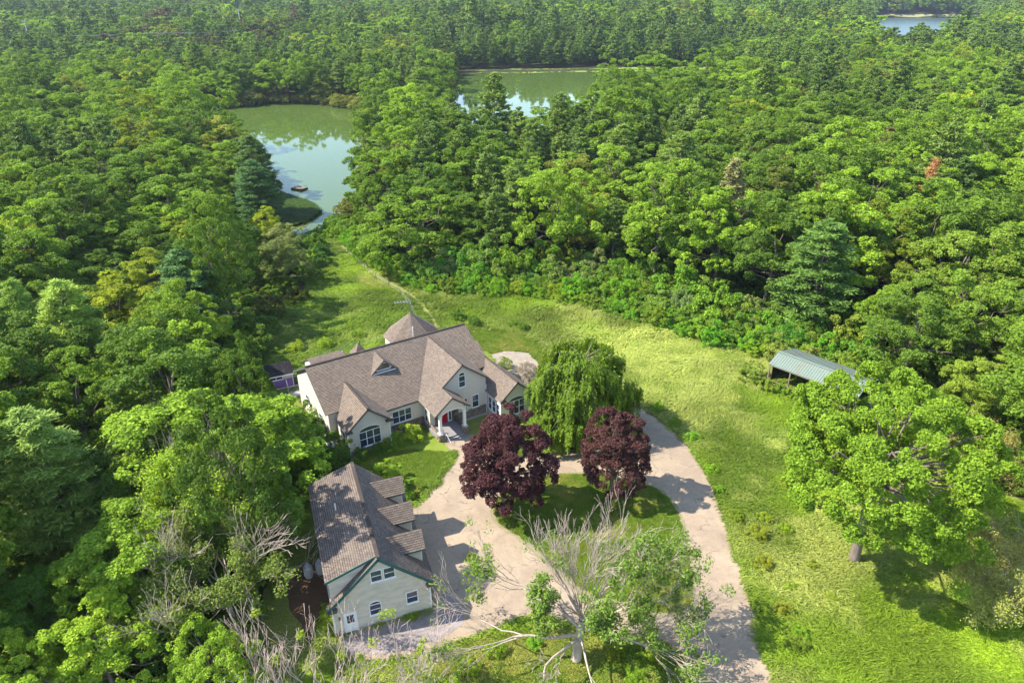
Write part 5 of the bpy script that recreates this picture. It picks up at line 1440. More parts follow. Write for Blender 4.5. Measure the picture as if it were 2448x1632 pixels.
# roofs
SL = .553
def mz(w): return 2.79 + SL * w
mb = MB()
for (ua, ub, wa) in ((0, 4.0, 1.64), (4.0, 19.0, 0.0), (19.0, 22.9, 1.6)):
    roof_plane(mb, [(ua, wa, mz(wa)), (ub, wa, mz(wa)), (ub, 8.16, 7.30), (ua, 8.16, 7.30)])
roof_plane(mb, [(22.9, 1.6, mz(1.6)), (23.25, 1.6, mz(1.6)), (23.25, 5.4, mz(5.4)), (22.9, 5.4, mz(5.4))])
roof_plane(mb, [(22.9, 14.9, 7.30 - SL * 6.74), (0, 14.9, 7.30 - SL * 6.74), (0, 8.16, 7.30), (22.9, 8.16, 7.30)])
main_roof = mb.build('main_roof', SHINGLE, house)
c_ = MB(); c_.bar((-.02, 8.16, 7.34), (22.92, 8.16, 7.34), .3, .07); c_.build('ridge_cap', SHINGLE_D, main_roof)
def gable_roof(name, uc, half, wf, zr_, slope, wb_r, wb_e, cap=True):
    """gable roof with its ridge along w, running back into the main roof"""
    zl = zr_ - slope * half; m = MB()
    roof_plane(m, [(uc - half, wf, zl), (uc - half, wb_e, zl), (uc, wb_r, zr_), (uc, wf, zr_)])
    roof_plane(m, [(uc + half, wb_e, zl), (uc + half, wf, zl), (uc, wf, zr_), (uc, wb_r, zr_)])
    o = m.build(name, SHINGLE, house)
    if cap:
        c = MB(); c.bar((uc, wf, zr_ + .03), (uc, wb_r, zr_ + .03), .26, .06); c.build('ridge_cap', SHINGLE, o)
    # barge boards on the front rakes
    for sgn in (-1, 1):
        g = MB(); dn = Vector((sgn * half, 0, -slope * half)); nrm_ = Vector((sgn * slope, 0, 1)).normalized()
        a = Vector((uc, wf - .02, zr_)) - nrm_ * .12; bq = a + dn * 1.01
        g.prism([a + nrm_ * .11, bq + nrm_ * .11, bq - nrm_ * .10, a - nrm_ * .10], (0, .05, 0)); g.build('barge_board', FASCIA, o)
    return o
left_roof = gable_roof('wing_roof', 3.87, 3.0, -2.58, 5.54, .837, 4.97, .43)
def back_w(z): return (z - 2.79) / SL
right_roof = gable_roof('wing_roof', 23.07, 2.69, -5.37, 4.39, .855, 2.9, 1.0)
# centre gable with the porch under one long left slope
S2 = .79; ZC = 7.14; UC = 16.99
m = MB()
zl = ZC - S2 * (UC - 11.45)
roof_plane(m, [(11.45, -1.87, zl), (11.45, 0.1, zl), (UC, 7.8, ZC), (UC, -1.87, ZC)])
roof_plane(m, [(UC + 3.9, 2.4, ZC - S2 * 3.9), (UC + 3.9, -1.87, ZC - S2 * 3.9), (UC, -1.87, ZC), (UC, 7.8, ZC)])
centre_roof = m.build('centre_roof', SHINGLE, house)
c = MB(); c.bar((UC, -1.87, ZC + .03), (UC, 7.6, ZC + .03), .26, .06); c.build('ridge_cap', SHINGLE, centre_roof)
PC = 13.97; ZP = ZC - S2 * (UC - PC)
m = MB()
roof_plane(m, [(11.45, -4.62, zl), (11.45, -1.87, zl), (PC, -1.87, ZP), (PC, -4.62, ZP)])
roof_plane(m, [(16.45, -1.52, ZP - S2 * (16.45 - PC)), (16.45, -4.62, ZP - S2 * (16.45 - PC)), (PC, -4.62, ZP), (PC, -1.52, ZP)])
porch_roof = m.build('porch_roof', SHINGLE, house)
def barge(root, p0, p1, wf, mat=FASCIA, hgt=.2):
    a = Vector((p0[0], wf, p0[1])); bq = Vector((p1[0], wf, p1[1])); d = (bq - a).normalized(); nr = Vector((-d.z, 0, d.x)); nr = nr if nr.z > 0 else -nr
    g = MB(); g.prism([a - nr * .01, bq - nr * .01, bq - nr * hgt, a - nr * hgt], (0, .05, 0)); return g.build('barge_board', mat, root)
barge(centre_roof, (UC, ZC), (PC, ZP), -1.9); barge(centre_roof, (UC, ZC), (UC + 3.92, ZC - S2 * 3.92), -1.9)
barge(porch_roof, (PC, ZP), (11.43, zl), -4.65); barge(porch_roof, (PC, ZP), (16.47, ZP - S2 * 2.5), -4.65)
# eave fascia between left wing and porch, and the gable-end barge boards of the main roof
g = MB(); g.box((6.6, -.04, 2.58), (11.6, .01, 2.76)); g.build('fascia', FASCIA, main_roof)
for uu in (-.03, 22.93):
    g = MB(); nr = Vector((0, -SL, 1)).normalized(); a = Vector((uu, 8.16, 7.28)); bq = Vector((uu, 1.6, mz(1.6) - .02))
    g.prism([a, bq, bq - nr * .22, a - nr * .22], (.05 if uu < 0 else -.05, 0, 0)); g.build('barge_board', FASCIA, main_roof)
    g = MB(); nr = Vector((0, SL, 1)).normalized(); bq = Vector((uu, 14.9, 7.28 - SL * 6.74)); g.prism([a, bq, bq - nr * .22, a - nr * .22], (.05 if uu < 0 else -.05, 0, 0)); g.build('barge_board', FASCIA, main_roof)
# eave returns, the dark boxed corners under each gable
for (uu, ww, zz, sgn) in ((1.0, -2.6, 2.92, 1), (6.74, -2.6, 2.92, -1), (25.5, -5.38, 2.0, -1), (20.65, -5.38, 2.0, 1)):
    g = MB(); g.prism([(uu - sgn * .1, ww, zz - .08), (uu + sgn * .75, ww, zz - .08), (uu + sgn * .72, ww, zz + .12), (uu - sgn * .1, ww, zz + .34)], (0, .36, 0)); g.build('eave_return', DARKSOFFIT, house)
# dormer with the half-round window
m = MB(); dz0, dza = 5.60, 7.10
m.prism([(7.75, 5.08, 5.0), (10.55, 5.08, 5.0), (10.55, 5.08, 5.66), (9.15, 5.08, 6.95), (7.75, 5.08, 5.66)], (0, 2.4, 0)); m.build('dormer_wall', SIDING, house)
m = MB()
roof_plane(m, [(7.35, 4.72, 5.48), (7.35, 5.2, 5.48), (9.15, 7.86, 7.12), (9.15, 4.72, 7.12)], .1)
roof_plane(m, [(10.95, 5.2, 5.48), (10.95, 4.72, 5.48), (9.15, 4.72, 7.12), (9.15, 7.86, 7.12)], .1)
dr = m.build('dormer_roof', SHINGLE, house); barge(dr, (9.15, 7.12), (7.33, 5.46), 4.69, hgt=.16); barge(dr, (9.15, 7.12), (10.97, 5.46), 4.69, hgt=.16)
window(house, (9.15, 5.08, 5.60), (1, 0, 0), (0, -1, 0), 1.75, .02, arch=.84, muntin=False, hung=False)
g = MB(); g.box((7.5, 4.7, 5.36), (10.8, 5.1, 5.47)); g.build('dormer_sill', WHITE, house)
# windows
window(house, (3.875, -2.22, .33), (1, 0, 0), (0, -1, 0), 2.62, 2.0, cols=3, arch=.52)
window(house, (9.22, .35, .30), (1, 0, 0), (0, -1, 0), 2.5, 1.68, cols=3)
window(house, (17.02, -1.5, 3.78), (1, 0, 0), (0, -1, 0), .84, 1.55, arch=.42)
window(house, (18.9, -1.5, .14), (1, 0, 0), (0, -1, 0), .88, 1.75)
window(house, (17.30, -1.5, .02), (1, 0, 0), (0, -1, 0), .62, 1.8)
window(house, (23.05, -5.05, -.45), (1, 0, 0), (0, -1, 0), 2.4, 1.95, cols=3, arch=.5)
for wv in (-2.35, -3.35, -4.35): window(house, (20.7, wv, -.35), (0, -1, 0), (-1, 0, 0), .66, 1.7)
window(house, (1.25, -.6, .3), (0, -1, 0), (-1, 0, 0), .9, 1.9); window(house, (.35, 5.2, .4), (0, -1, 0), (-1, 0, 0), 1.1, 1.5); window(house, (.35, 10.5, .4), (0, -1, 0), (-1, 0, 0), 1.1, 1.5)
window(house, (12.2, -.6, -.3), (0, -1, 0), (-1, 0, 0), .7, 1.9)
# white corner boards
for (uu, ww, zt_) in ((1.25, -2.22, 2.95), (6.5, -2.22, 2.95), (20.55, -1.5, 3.0), (25.45, -5.05, 1.95), (20.7, -5.05, 1.95)):
    g = MB(); g.box((uu - .07, ww - .03, HG + .6), (uu + .07, ww + .10, zt_)); g.build('corner_board', WHITE, house)
# stone base
stone_wall(house, (1.3, -2.225), (6.45, -2.225), -1.15, .12)
stone_wall(house, (6.55, .345), (12.15, .345), -1.3, .02)
stone_wall(house, (16.2, -1.505), (20.5, -1.505), -1.5, -.02)
g = MB(); g.box((16.2, -1.95, HG), (20.5, -1.56, -1.28)); g.build('plinth', CONCRETE, house)
stone_wall(house, (12.2, .33), (12.2, -1.5), -1.4, -.15)
# the porch
FZ = -.74
g = MB(); g.box((11.95, -4.75, HG), (16.0, -1.52, FZ)); g.build('porch_floor', PORCHFLOOR, house)
for k in range(4):
    g = MB(); g.box((12.75, -4.76 - .36 * (k + 1), HG), (15.3, -4.75 - .36 * k - .002, FZ - .17 * (k + 1))); g.build('step', PORCHFLOOR, house)
stone_wall(house, (12.9, -1.53), (13.55, -1.53), FZ, 1.9); stone_wall(house, (15.35, -1.53), (16.3, -1.53), FZ, 2.0)
dr_ = MB(); dr_.box((13.72, -1.62, FZ + .02), (14.68, -1.53, 1.38)); door = dr_.build('door', RED, house)
g = MB()
for z0_, z1_ in ((FZ + .2, .2), (.35, 1.2)):
    for x0_ in (13.82, 14.24): g.box((x0_, -1.64, z0_), (x0_ + .34, -1.621, z1_))
g.build('door_panel', RED, door)
g = MB(); g.lathe((14.6, -1.68, .25), [(.005, -.04), (.04, -.03), (.04, .03), (.005, .04)], 10); g.build('door_knob', STEEL, door)
g = MB(); g.box((13.58, -1.60, FZ), (13.715, -1.52, 1.5)); g.box((14.685, -1.60, FZ), (14.82, -1.52, 1.5)); g.box((13.58, -1.60, 1.385), (14.82, -1.52, 1.52)); g.build('door_frame', WHITE, house)
window(house, (15.05, -1.5, FZ + .15), (1, 0, 0), (0, -1, 0), .28, 1.9, hung=False, muntin=False)
for uu in (12.25, 15.65):
    stone_wall(house, (uu - .34, -4.74), (uu + .34, -4.74), -1.6, -.12, name='stone_pier')
    stone_wall(house, (uu + .34, -4.74), (uu + .34, -4.05), -1.6, -.12, name='stone_pier'); stone_wall(house, (uu - .34, -4.05), (uu - .34, -4.74), -1.6, -.12, name='stone_pier')
    g = MB(); g.box((uu - .38, -4.79, -.12), (uu + .38, -4.02, -.04)); g.build('pier_cap', CONCRETE, house)
    g = MB(); g.prism([(uu - .24, -4.62, -.038), (uu + .24, -4.62, -.038), (uu + .24, -4.16, -.038), (uu - .24, -4.16, -.038)], (0, 0, .1)); g.box((uu - .17, -4.55, .062), (uu + .17, -4.22, 2.3)); g.box((uu - .22, -4.6, 2.3), (uu + .22, -4.17, 2.42)); g.build('column', WHITE, house)
# arched porch front
ap = [(12.0, zl + .1)]
n_a = 16; arc = [(13.95 + 1.62 * math.cos(math.pi * (1 - k / n_a)), 2.28 + .62 * math.sin(math.pi * k / n_a)) for k in range(n_a + 1)]
for k in range(n_a):
    (x0_, z0_), (x1_, z1_) = arc[k], arc[k + 1]
    def topz(x_): return (ZP - S2 * abs(x_ - PC)) - .16
    g = MB() if k == 0 else g
    g.prism([(x0_, -4.5, z0_), (x1_, -4.5, z1_), (x1_, -4.5, max(z1_ + .02, topz(x1_))), (x0_, -4.5, max(z0_ + .02, topz(x0_)))], (0, .2, 0))
g.box((12.0, -4.5, 2.42), (12.33, -4.3, 2.9)); g.box((15.57, -4.5, 2.42), (15.95, -4.3, 2.9)); g.build('porch_gable', SIDING, house)
g = MB()
for k in range(n_a):
    (x0_, z0_), (x1_, z1_) = arc[k], arc[k + 1]; g.prism([(x0_, -4.53, z0_ - .005), (x1_, -4.53, z1_ - .005), (x1_, -4.53, z1_ + .13), (x0_, -4.53, z0_ + .13)], (0, .028, 0))
g.build('arch_trim', WHITE, house)
stone_wall(house, (12.3, -1.6), (12.3, -4.1), -1.4, FZ + .5, name='stone_parapet'); stone_wall(house, (15.7, -4.1), (15.7, -1.6), -1.4, FZ + .5, name='stone_parapet')
# handrails
for uu in (12.7, 15.35):
    g = MB(); g.tube([(uu, -4.7, FZ), (uu, -4.7, FZ + .9), (uu, -6.1, -.55), (uu, -6.1, -1.45)], .025, 6); g.tube([(uu, -5.4, FZ + .18), (uu, -5.4, -1.3)], .018, 6); g.build('handrail', WHITE if uu < 13 else FASCIA, house)
# rear turret, rear wing and little rear peak showing over the ridge
m = MB(); cu, cw, rr8, ez, az_ = 18.0, 15.5, 4.3, 4.0, 7.45
ring = [(cu + rr8 * math.cos(2 * math.pi * (k + .5) / 8), cw + rr8 * math.sin(2 * math.pi * (k + .5) / 8)) for k in range(8)]
for k in range(8):
    a, bq = ring[k], ring[(k + 1) % 8]; roof_plane(m, [(*a, ez), (*bq, ez), (cu, cw, az_)], .1)
m.build('turret_roof', SHINGLE, house)
m = MB(); m.prism([(cu + (x_ - cu) * .92, cw + (y_ - cw) * .92, HG - 1) for x_, y_ in ring], (0, 0, ez - HG + .9)); m.build('turret_wall', WHITE, house)
m = MB()
roof_plane(m, [(2.0, 11.0, 4.55), (7.2, 11.0, 4.55), (6.5, 14.1, 5.15), (2.0, 14.1, 5.15)], .12); roof_plane(m, [(6.5, 17.0, 3.6), (2.0, 17.0, 3.6), (2.0, 14.1, 5.15), (6.5, 14.1, 5.15)], .12); roof_plane(m, [(7.6, 11.0, 4.45), (7.6, 17, 3.6), (6.5, 14.1, 5.15)], .12)
m.build('rear_roof', SHINGLE, house)
m = MB(); m.prism([(2.2, 10.5, HG - 1), (2.2, 16.7, HG - 1), (2.2, 16.7, 3.55), (2.2, 14.1, 4.95), (2.2, 10.5, 4.3)], (4.6, 0, 0)); m.build('rear_wall', WHITE, house)
m = MB()
for k in range(4):
    q = [(9.5 + 1.5 * math.cos(math.pi / 4 + k * math.pi / 2), 14.9 + 1.5 * math.sin(math.pi / 4 + k * math.pi / 2)), (9.5 + 1.5 * math.cos(math.pi / 4 + (k + 1) * math.pi / 2), 14.9 + 1.5 * math.sin(math.pi / 4 + (k + 1) * math.pi / 2))]
    roof_plane(m, [(*q[0], 3.5), (*q[1], 3.5), (9.5, 14.9, 5.1)], .08)
m.build('rear_peak_roof', SHINGLE, house); m = MB(); m.box((8.6, 14.0, HG - 1), (10.4, 15.8, 3.5)); m.build('rear_peak_wall', WHITE, house)
# roof vents and side balcony
g = MB(); g.tube([(16.9, 12.6, 5.0), (16.9, 12.6, 6.6)], .06, 8); g.build('vent_pipe', WHITE, house)
g = MB(); g.box((-.55, .55, -.35), (.34, 1.9, -.22)); g.box((.55, .2, -.35), (1.22, 1.94, -.22))
for k in range(9): g.box((-.5 + .2 * k, .22, -.22), (-.46 + .2 * k, .26, .6))
g.box((-.55, .2, .6), (1.2, .28, .68)); g.box((-.55, .2, -2.2), (-.45, .3, .6)); g.build('side_balcony', WHITE, house)
# antenna mast on the turret
AP = Matrix.Rotation(HA, 4, 'Z') @ Vector((cu, cw, 0)) + Vector((-21.64, 69.32, 0))
ant = empty('antenna', (AP.x, AP.y, 7.3), 0.3, 'rooftop television antenna on a dark mast behind the house ridge', 'antenna')
g = MB(); g.tube([(0, 0, -.4), (0, 0, 3.4)], .04, 6); g.build('mast', FASCIA, ant)
g = MB(); g.tube([(-2.2, 0, 1.9), (.3, 0, 1.9)], .025, 5); g.tube([(-2.2, .5, 1.75), (.2, .5, 1.75)], .02, 5); g.build('boom', STEEL, ant)
for k in range(6):
    g = MB(); L = .35 + .09 * k; g.tube([(-2.1 + .42 * k, -L, 1.92), (-2.1 + .42 * k, L + .2, 1.92)], .014, 4); g.build('element', STEEL, ant)
# planter on the porch
pl = empty('planter', tuple((Matrix.Rotation(HA, 4, 'Z') @ Vector((12.75, -3.6, 0)) + Vector((-21.64, 69.32, FZ)))), HA, 'small orange planter standing on the porch', 'planter')
g = MB(); g.lathe((0, 0, .003), [(.14, 0), (.2, .34), (.23, .36), (.23, .4)], 14); g.build('pot', ORANGE, pl, True)
g = MB(); rg = random.Random(4)
for k in range(40):
    a = rg.uniform(0, 6.28); e = rg.uniform(.3, .9); q = Vector((math.cos(a) * .2 * e, math.sin(a) * .2 * e, .4)); g.prism([q, q + Vector((.03, .03, .05)), q + Vector((math.cos(a) * .15, math.sin(a) * .15, .3)), q + Vector((-.03, -.03, .05))], (.002, .002, .002))
pf = g.build('foliage', LEAF, pl); pf.color = (0.35, 0.16, 0.03, 1)

# ------------------------------------------------------------------ the garage
GA = R(20.31)
gar = empty('garage', (-15.32, 41.82, 0), GA, 'two-storey cream garage with green trim and three roof dormers', 'garage')
GW, GL, RU, RZ, EZ = 8.54, 13.5, 4.3, 7.78, 3.32
GS = (RZ - EZ) / (9.0 - RU)
m = MB(); m.prism([(0, .05, -.6), (GW, .05, -.6), (GW, .05, 3.55), (RU, .05, 7.5), (0, .05, 3.55)], (0, GL - .3, 0)); m.build('wall', SIDING_G, gar)
m = MB(); m.prism([(.12, .32, 3.3), (RU, .32, 3.3), (RU, .32, 7.5), (.12, .32, 6.12)], (0, GL - .75, 0)); m.build('shed_dormer_wall', SIDING_G, gar)
m = MB()
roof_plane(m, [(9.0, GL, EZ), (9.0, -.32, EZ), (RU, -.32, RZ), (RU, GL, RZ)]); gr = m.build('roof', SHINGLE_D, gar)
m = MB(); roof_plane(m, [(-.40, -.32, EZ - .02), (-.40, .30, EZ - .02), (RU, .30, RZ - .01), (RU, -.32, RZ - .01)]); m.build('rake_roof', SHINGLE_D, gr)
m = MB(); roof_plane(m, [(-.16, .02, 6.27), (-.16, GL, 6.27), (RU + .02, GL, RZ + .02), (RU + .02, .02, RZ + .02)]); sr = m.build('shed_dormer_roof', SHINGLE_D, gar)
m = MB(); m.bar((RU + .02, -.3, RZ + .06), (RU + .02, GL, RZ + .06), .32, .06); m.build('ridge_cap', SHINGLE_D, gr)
def gbarge(root, p0, p1, wf, hgt=.26):
    a = Vector((p0[0], wf, p0[1])); bq = Vector((p1[0], wf, p1[1])); d = (bq - a).normalized(); nr = Vector((-d.z, 0, d.x)); nr = nr if nr.z > 0 else -nr
    g = MB(); g.prism([a + nr * .02, bq + nr * .02, bq - nr * hgt, a - nr * hgt], (0, .06, 0)); return g.build('barge_board', GREENTRIM, root)
gbarge(gr, (RU, RZ), (9.02, EZ - .02), -.36); gbarge(gr, (RU, RZ), (-.43, EZ - .04), -.36); gbarge(sr, (RU, RZ + .02), (-.2, 6.25), -.03, .2)
for (uu, sgn, zz) in ((-.35, 1, EZ - .1), (8.95, -1, EZ - .1)):
    g = MB(); g.prism([(uu, -.36, zz - .25), (uu + sgn * .85, -.36, zz - .25), (uu + sgn * .8, -.36, zz - .02), (uu, -.36, zz + .22)], (0, .4, 0)); g.build('eave_return', DARKSOFFIT, gar)
for k, wc_ in enumerate((3.02, 7.03, 11.09)):
    zr_, ze_, uo, hw = 6.74, 5.50, 8.72, 1.27
    ui = RU + (RZ - zr_) / GS; ue = RU + (RZ - ze_) / GS
    m = MB(); m.prism([(8.35, wc_ - 1.0, 3.9), (8.35, wc_ + 1.0, 3.9), (8.35, wc_ + 1.0, 5.68), (8.35, wc_, 6.60), (8.35, wc_ - 1.0, 5.68)], (-3.0, 0, 0)); dm = m.build('dormer', SIDING_G, gar)
    m = MB()
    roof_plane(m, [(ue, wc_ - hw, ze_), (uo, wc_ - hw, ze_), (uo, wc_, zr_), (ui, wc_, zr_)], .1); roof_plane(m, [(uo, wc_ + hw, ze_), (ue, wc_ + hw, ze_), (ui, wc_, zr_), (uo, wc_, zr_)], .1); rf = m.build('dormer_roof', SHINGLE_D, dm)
    m = MB(); m.box((ue + .2, wc_ - hw - .03, ze_ - .14), (uo, wc_ - hw + .02, ze_ - .01)); m.build('dormer_fascia', GREENTRIM, dm)
    m = MB(); m.box((8.34, wc_ - 1.03, 4.0), (8.42, wc_ - .9, 5.66)); m.build('corner_board', WHITE, dm)
    m = MB(); m.box((8.351, wc_ - .5, 4.3), (8.40, wc_ + .5, 5.5)); m.build('dormer_pane', GLASS, dm)
window(gar, (4.02, .05, 5.03), (1, 0, 0), (0, -1, 0), .86, 1.12, muntin=False); window(gar, (5.12, .05, 5.03), (1, 0, 0), (0, -1, 0), .86, 1.12, muntin=False)
window(gar, (6.86, .05, 1.45), (1, 0, 0), (0, -1, 0), .92, 1.22, muntin=False); window(gar, (3.62, .05, 1.28), (1, 0, 0), (0, -1, 0), .92, 1.1, arch=.26, muntin=False)
m = MB(); m.box((.98, -.02, .06), (1.88, .046, 2.12)); gd = m.build('door', WHITE, gar)
m = MB(); m.box((1.13, -.035, 1.1), (1.73, -.022, 1.98)); m.build('pane', GLASS, gd)
m = MB()
for z0_ in (.2, .62): m.box((1.13, -.032, z0_), (1.40, -.022, z0_ + .34)); m.box((1.46, -.032, z0_), (1.73, -.022, z0_ + .34))
m.build('door_panel', WHITE, gd)
m = MB(); m.box((.86, -.03, 0), (.976, .046, 2.24)); m.box((1.884, -.03, 0), (2.0, .046, 2.24)); m.box((.86, -.032, 2.125), (2.0, .046, 2.25)); m.build('door_frame', WHITE, gar)
m = MB(); m.lathe((.55, -.06, 1.75), [(.03, 0), (.09, .05), (.09, .28), (.03, .36)], 10); m.build('wall_lamp', FASCIA, gar)
m = MB(); m.box((7.05, -.08, 4.62), (7.38, .046, 5.0)); m.build('wall_vent', DARKSOFFIT, gar)
m = MB(); m.box((-.03, .0, -.5), (.09, .12, 3.5)); m.build('corner_board', WHITE, gar); m = MB(); m.box((GW - .09, .0, -.5), (GW + .03, .12, 3.5)); m.build('corner_board', WHITE, gar)
m = MB(); m.tube([(1.9, 7.9, 6.9), (1.9, 7.9, 7.75)], .055, 8); m.build('vent_pipe', WHITE, gar)
m = MB(); m.box((-.03, -.0, -.6), (GW + .03, GL - .2, .12)); m.build('foundation', CONCRETE, gar)
for wv in (1.7, 5.2, 8.7):      # garage doors face the driveway
    m = MB(); m.box((GW + .002, wv, .1), (GW + .05, wv + 2.7, 2.5)); d_ = m.build('garage_door', WHITE, gar)
    for z0_ in (.2, .78, 1.36, 1.94):
        m = MB()
        for q in range(4): m.box((GW + .051, wv + .1 + .64 * q, z0_), (GW + .065, wv + .64 * (q + 1), z0_ + .46))
        m.build('door_panel', WHITE, d_)

# ------------------------------------------------------------------ gas tanks beside the garage
for k, (px, py, lb) in enumerate([(-19.35, 48.6, 'grey upright gas tank left of the garage, farther from the wall'), (-18.35, 49.1, 'grey upright gas tank left of the garage, close to the wall')]):
    t = empty('gas_tank', (px, py, tz(px, py) + .02), .4, lb, 'gas tank', 'gas tanks beside the garage')
    g = MB(); g.lathe((0, 0, 0), [(.30, 0), (.36, .02), (.36, .1), (.33, .12)], 20); g.build('foot_ring', TANK, t)
    g = MB(); g.lathe((0, 0, 0), [(.30, .13), (.40, .20), (.43, .30), (.43, 1.08), (.40, 1.22), (.30, 1.33), (.16, 1.38)], 24); g.build('shell', TANK, t, True)
    g = MB(); g.lathe((0, 0, 0), [(.20, 1.37), (.21, 1.40), (.21, 1.56), (.17, 1.64), (.05, 1.67)], 18); g.build('valve_hood', TANK, t, True)

# ------------------------------------------------------------------ purple shed with its wire pen
SA = R(24)
sx, sy = -34.6, 84.9
sz = tz(sx, sy)
shed = empty('garden_shed', (sx, sy, sz), SA, 'purple garden shed with black roof and white-framed window left of the house', 'shed')
m = MB(); m.box((0, 0, -.5), (3.5, 3.2, 1.62)); m.build('wall', PURPLE, shed)
m = MB(); m.prism([(.0, .0, 1.622), (.0, 3.2, 1.622), (.0, 3.2, 2.0), (.0, 1.6, 3.1), (.0, 0, 2.42)], (3.5, 0, 0)); m.build('upper_wall', mat_flat('cream_shed', (0.55, 0.52, 0.44)), shed)
m = MB(); roof_plane(m, [(-.2, -.22, 2.36), (3.7, -.22, 2.36), (3.7, 1.9, 3.35), (-.2, 1.9, 3.35)], .08); roof_plane(m, [(3.7, 3.5, 2.2), (-.2, 3.5, 2.2), (-.2, 1.9, 3.35), (3.7, 1.9, 3.35)], .08); rf = m.build('roof', SHINGLE_K, shed)
m = MB(); m.box((-.2, -.26, 2.2), (3.7, -.222, 2.36)); m.build('fascia', WHITE, rf)
window(shed, (1.25, 0, 1.72), (1, 0, 0), (0, -1, 0), 1.7, .48, cols=2, muntin=False, hung=False)
for uu in (0, 3.5):
    m = MB(); m.box((uu - .05, -.04, -.4), (uu + .05, .06, 2.3)); m.build('corner_board', WHITE, shed)
m = MB(); m.box((.05, -.12, 1.16), (.95, -.002, 1.24)); m.build('shelf', WHITE, shed)
pen = empty('wire_pen', (-33.2, 82.2, tz(-33.2, 82.2)), SA, 'galvanised pipe and mesh animal pen between shed and house', 'pen')
W_, D_, Hh = 4.6, 2.7, 1.8
def pts_grid(): return [(0, 0), (W_ / 2, 0), (W_, 0), (0, D_), (W_ / 2, D_), (W_, D_)]
for (a, b2) in pts_grid():
    g = MB(); g.tube([(a, b2, -.5), (a, b2, Hh)], .035, 6); g.build('post', STEEL, pen)
for (a, b2) in (((0, 0), (W_, 0)), ((0, D_), (W_, D_)), ((0, 0), (0, D_)), ((W_, 0), (W_, D_)), ((W_ / 2, 0), (W_ / 2, D_))):
    for z_ in (.1, Hh): g = MB(); g.tube([(a[0], a[1], z_), (b2[0], b2[1], z_)], .03, 6); g.build('rail', STEEL, pen)
    g = MB(); L = math.dist(a, b2); k = int(L / .22)
    for q in range(1, k): f = q / k; p0 = (a[0] + (b2[0] - a[0]) * f, a[1] + (b2[1] - a[1]) * f); g.tube([(*p0, .1), (*p0, Hh)], .005, 3)
    for z_ in np.arange(.3, Hh, .22): g.tube([(a[0], a[1], z_), (b2[0], b2[1], z_)], .005, 3)
    mo = g.build('wire_mesh', STEEL, pen); mo['kind'] = 'stuff'
m = MB(); m.box((.05, .05, .0), (W_ - .05, D_ - .05, .04)); m.build('pen_floor', CONCRETE, pen)

# ------------------------------------------------------------------ open shed with the green metal roof
BA = math.atan2(80.4 - 88.0, 45.5 - 38.2)
bz = tz(41, 86)
barn = empty('open_shed', (38.2, 88.0, bz), BA, 'long open-fronted shed under a green ribbed metal roof behind the spreading maple', 'shed')
BL = 12.6
ez_, rz_ = 1.85 - bz, 2.85 - bz
def metal_slope(name, y0, z0, y1, z1):
    d = Vector((0, y1 - y0, z1 - z0)); nr = Vector((0, -d.z, d.y)).normalized(); nr = nr if nr.z > 0 else -nr
    m = MB(); a = Vector((0, y0, z0)); m.prism([a, a + Vector((BL, 0, 0)), a + Vector((BL, 0, 0)) + d, a + d], nr * .03); o = m.build(name, METALROOF, barn)
    k = int(BL / .36)
    for q in range(k + 1):
        x_ = .02 + q * (BL - .04) / k; s = MB(); p0 = a + Vector((x_, 0, 0)) + nr * .032
        s.prism([p0 + Vector((-.035, 0, 0)), p0 + Vector((.035, 0, 0)), p0 + Vector((.02, 0, 0)) + nr * .05, p0 + Vector((-.02, 0, 0)) + nr * .05], d); s.build('roof_rib', METALROOF, o)
    return o
f1 = metal_slope('front_roof', -2.6, ez_, 0, rz_); f2 = metal_slope('back_roof', 5.4, ez_ - .5, 0, rz_)
m = MB(); m.bar((-.02, 0, rz_ + .08), (BL + .02, 0, rz_ + .08), .4, .05); m.build('ridge_cap', METALROOF, barn)
for x_ in np.linspace(.2, BL - .2, 5):
    for y_, zt_ in ((-2.45, ez_), (5.2, ez_ - .5)):
        m = MB(); m.box((x_ - .08, y_ - .08, -1.0), (x_ + .08, y_ + .08, zt_ - .02)); m.build('post', WOODOLD, barn)
m = MB(); m.box((0, 5.28, -1), (BL, 5.34, ez_ - .6)); m.build('back_wall', WOODDARK, barn)
m = MB(); m.prism([(0.0, -1.0, -1), (0.0, 5.2, -1), (0.0, 5.2, ez_ - .6), (0, 0, rz_ - .1), (0, -1.0, ez_ + .25)], (.06, 0, 0)); m.build('end_wall', WOODDARK, barn)
m = MB(); m.box((0, -2.56, ez_ - .16), (BL, -2.5, ez_ - .02)); m.build('fascia', WOODOLD, barn)
for z_ in (.55, 1.05):
    m = MB(); m.box((.2, -2.55, z_), (6.4, -2.49, z_ + .12)); m.build('rail', WOODOLD, barn)

# ------------------------------------------------------------------ swimming float, sunken branch
fl = empty('swimming_float', (-63.8, 207.6, WATER_Z), R(-28), 'small brown square swimming float moored on the pond', 'float')
for k in range(9):
    m = MB(); m.box((-2.0, -1.5 + k * .34, .42), (2.0, -1.2 + k * .34, .50)); m.build('plank', WOODOLD, fl)
m = MB(); m.box((-1.95, -1.5, -.2), (1.95, 1.55, .41)); m.build('hull', WOODDARK, fl)
m = MB()
for k in range(2): m.tube([(-1.9 + .45 * k, 1.5, .5), (-1.9 + .45 * k, 1.5, 1.2)], .03, 5)
m.build('ladder', STEEL, fl)
rgk = np.random.default_rng(9); wood = []; tp = []
skeleton(rgk, (0, 0, .1), (1, .2, .05), 3.2, .16, 3, wood, tp, spread=.5, up=0)
lg = link(bpy.data.objects.new('drift_branch', np_mesh('drift_branch', *join(wood), BARK, smooth=True))); lg.location = (-56.5, 170.2, WATER_Z)
tag(lg, 'dark fallen branch lying in the water at the inlet', 'branch')

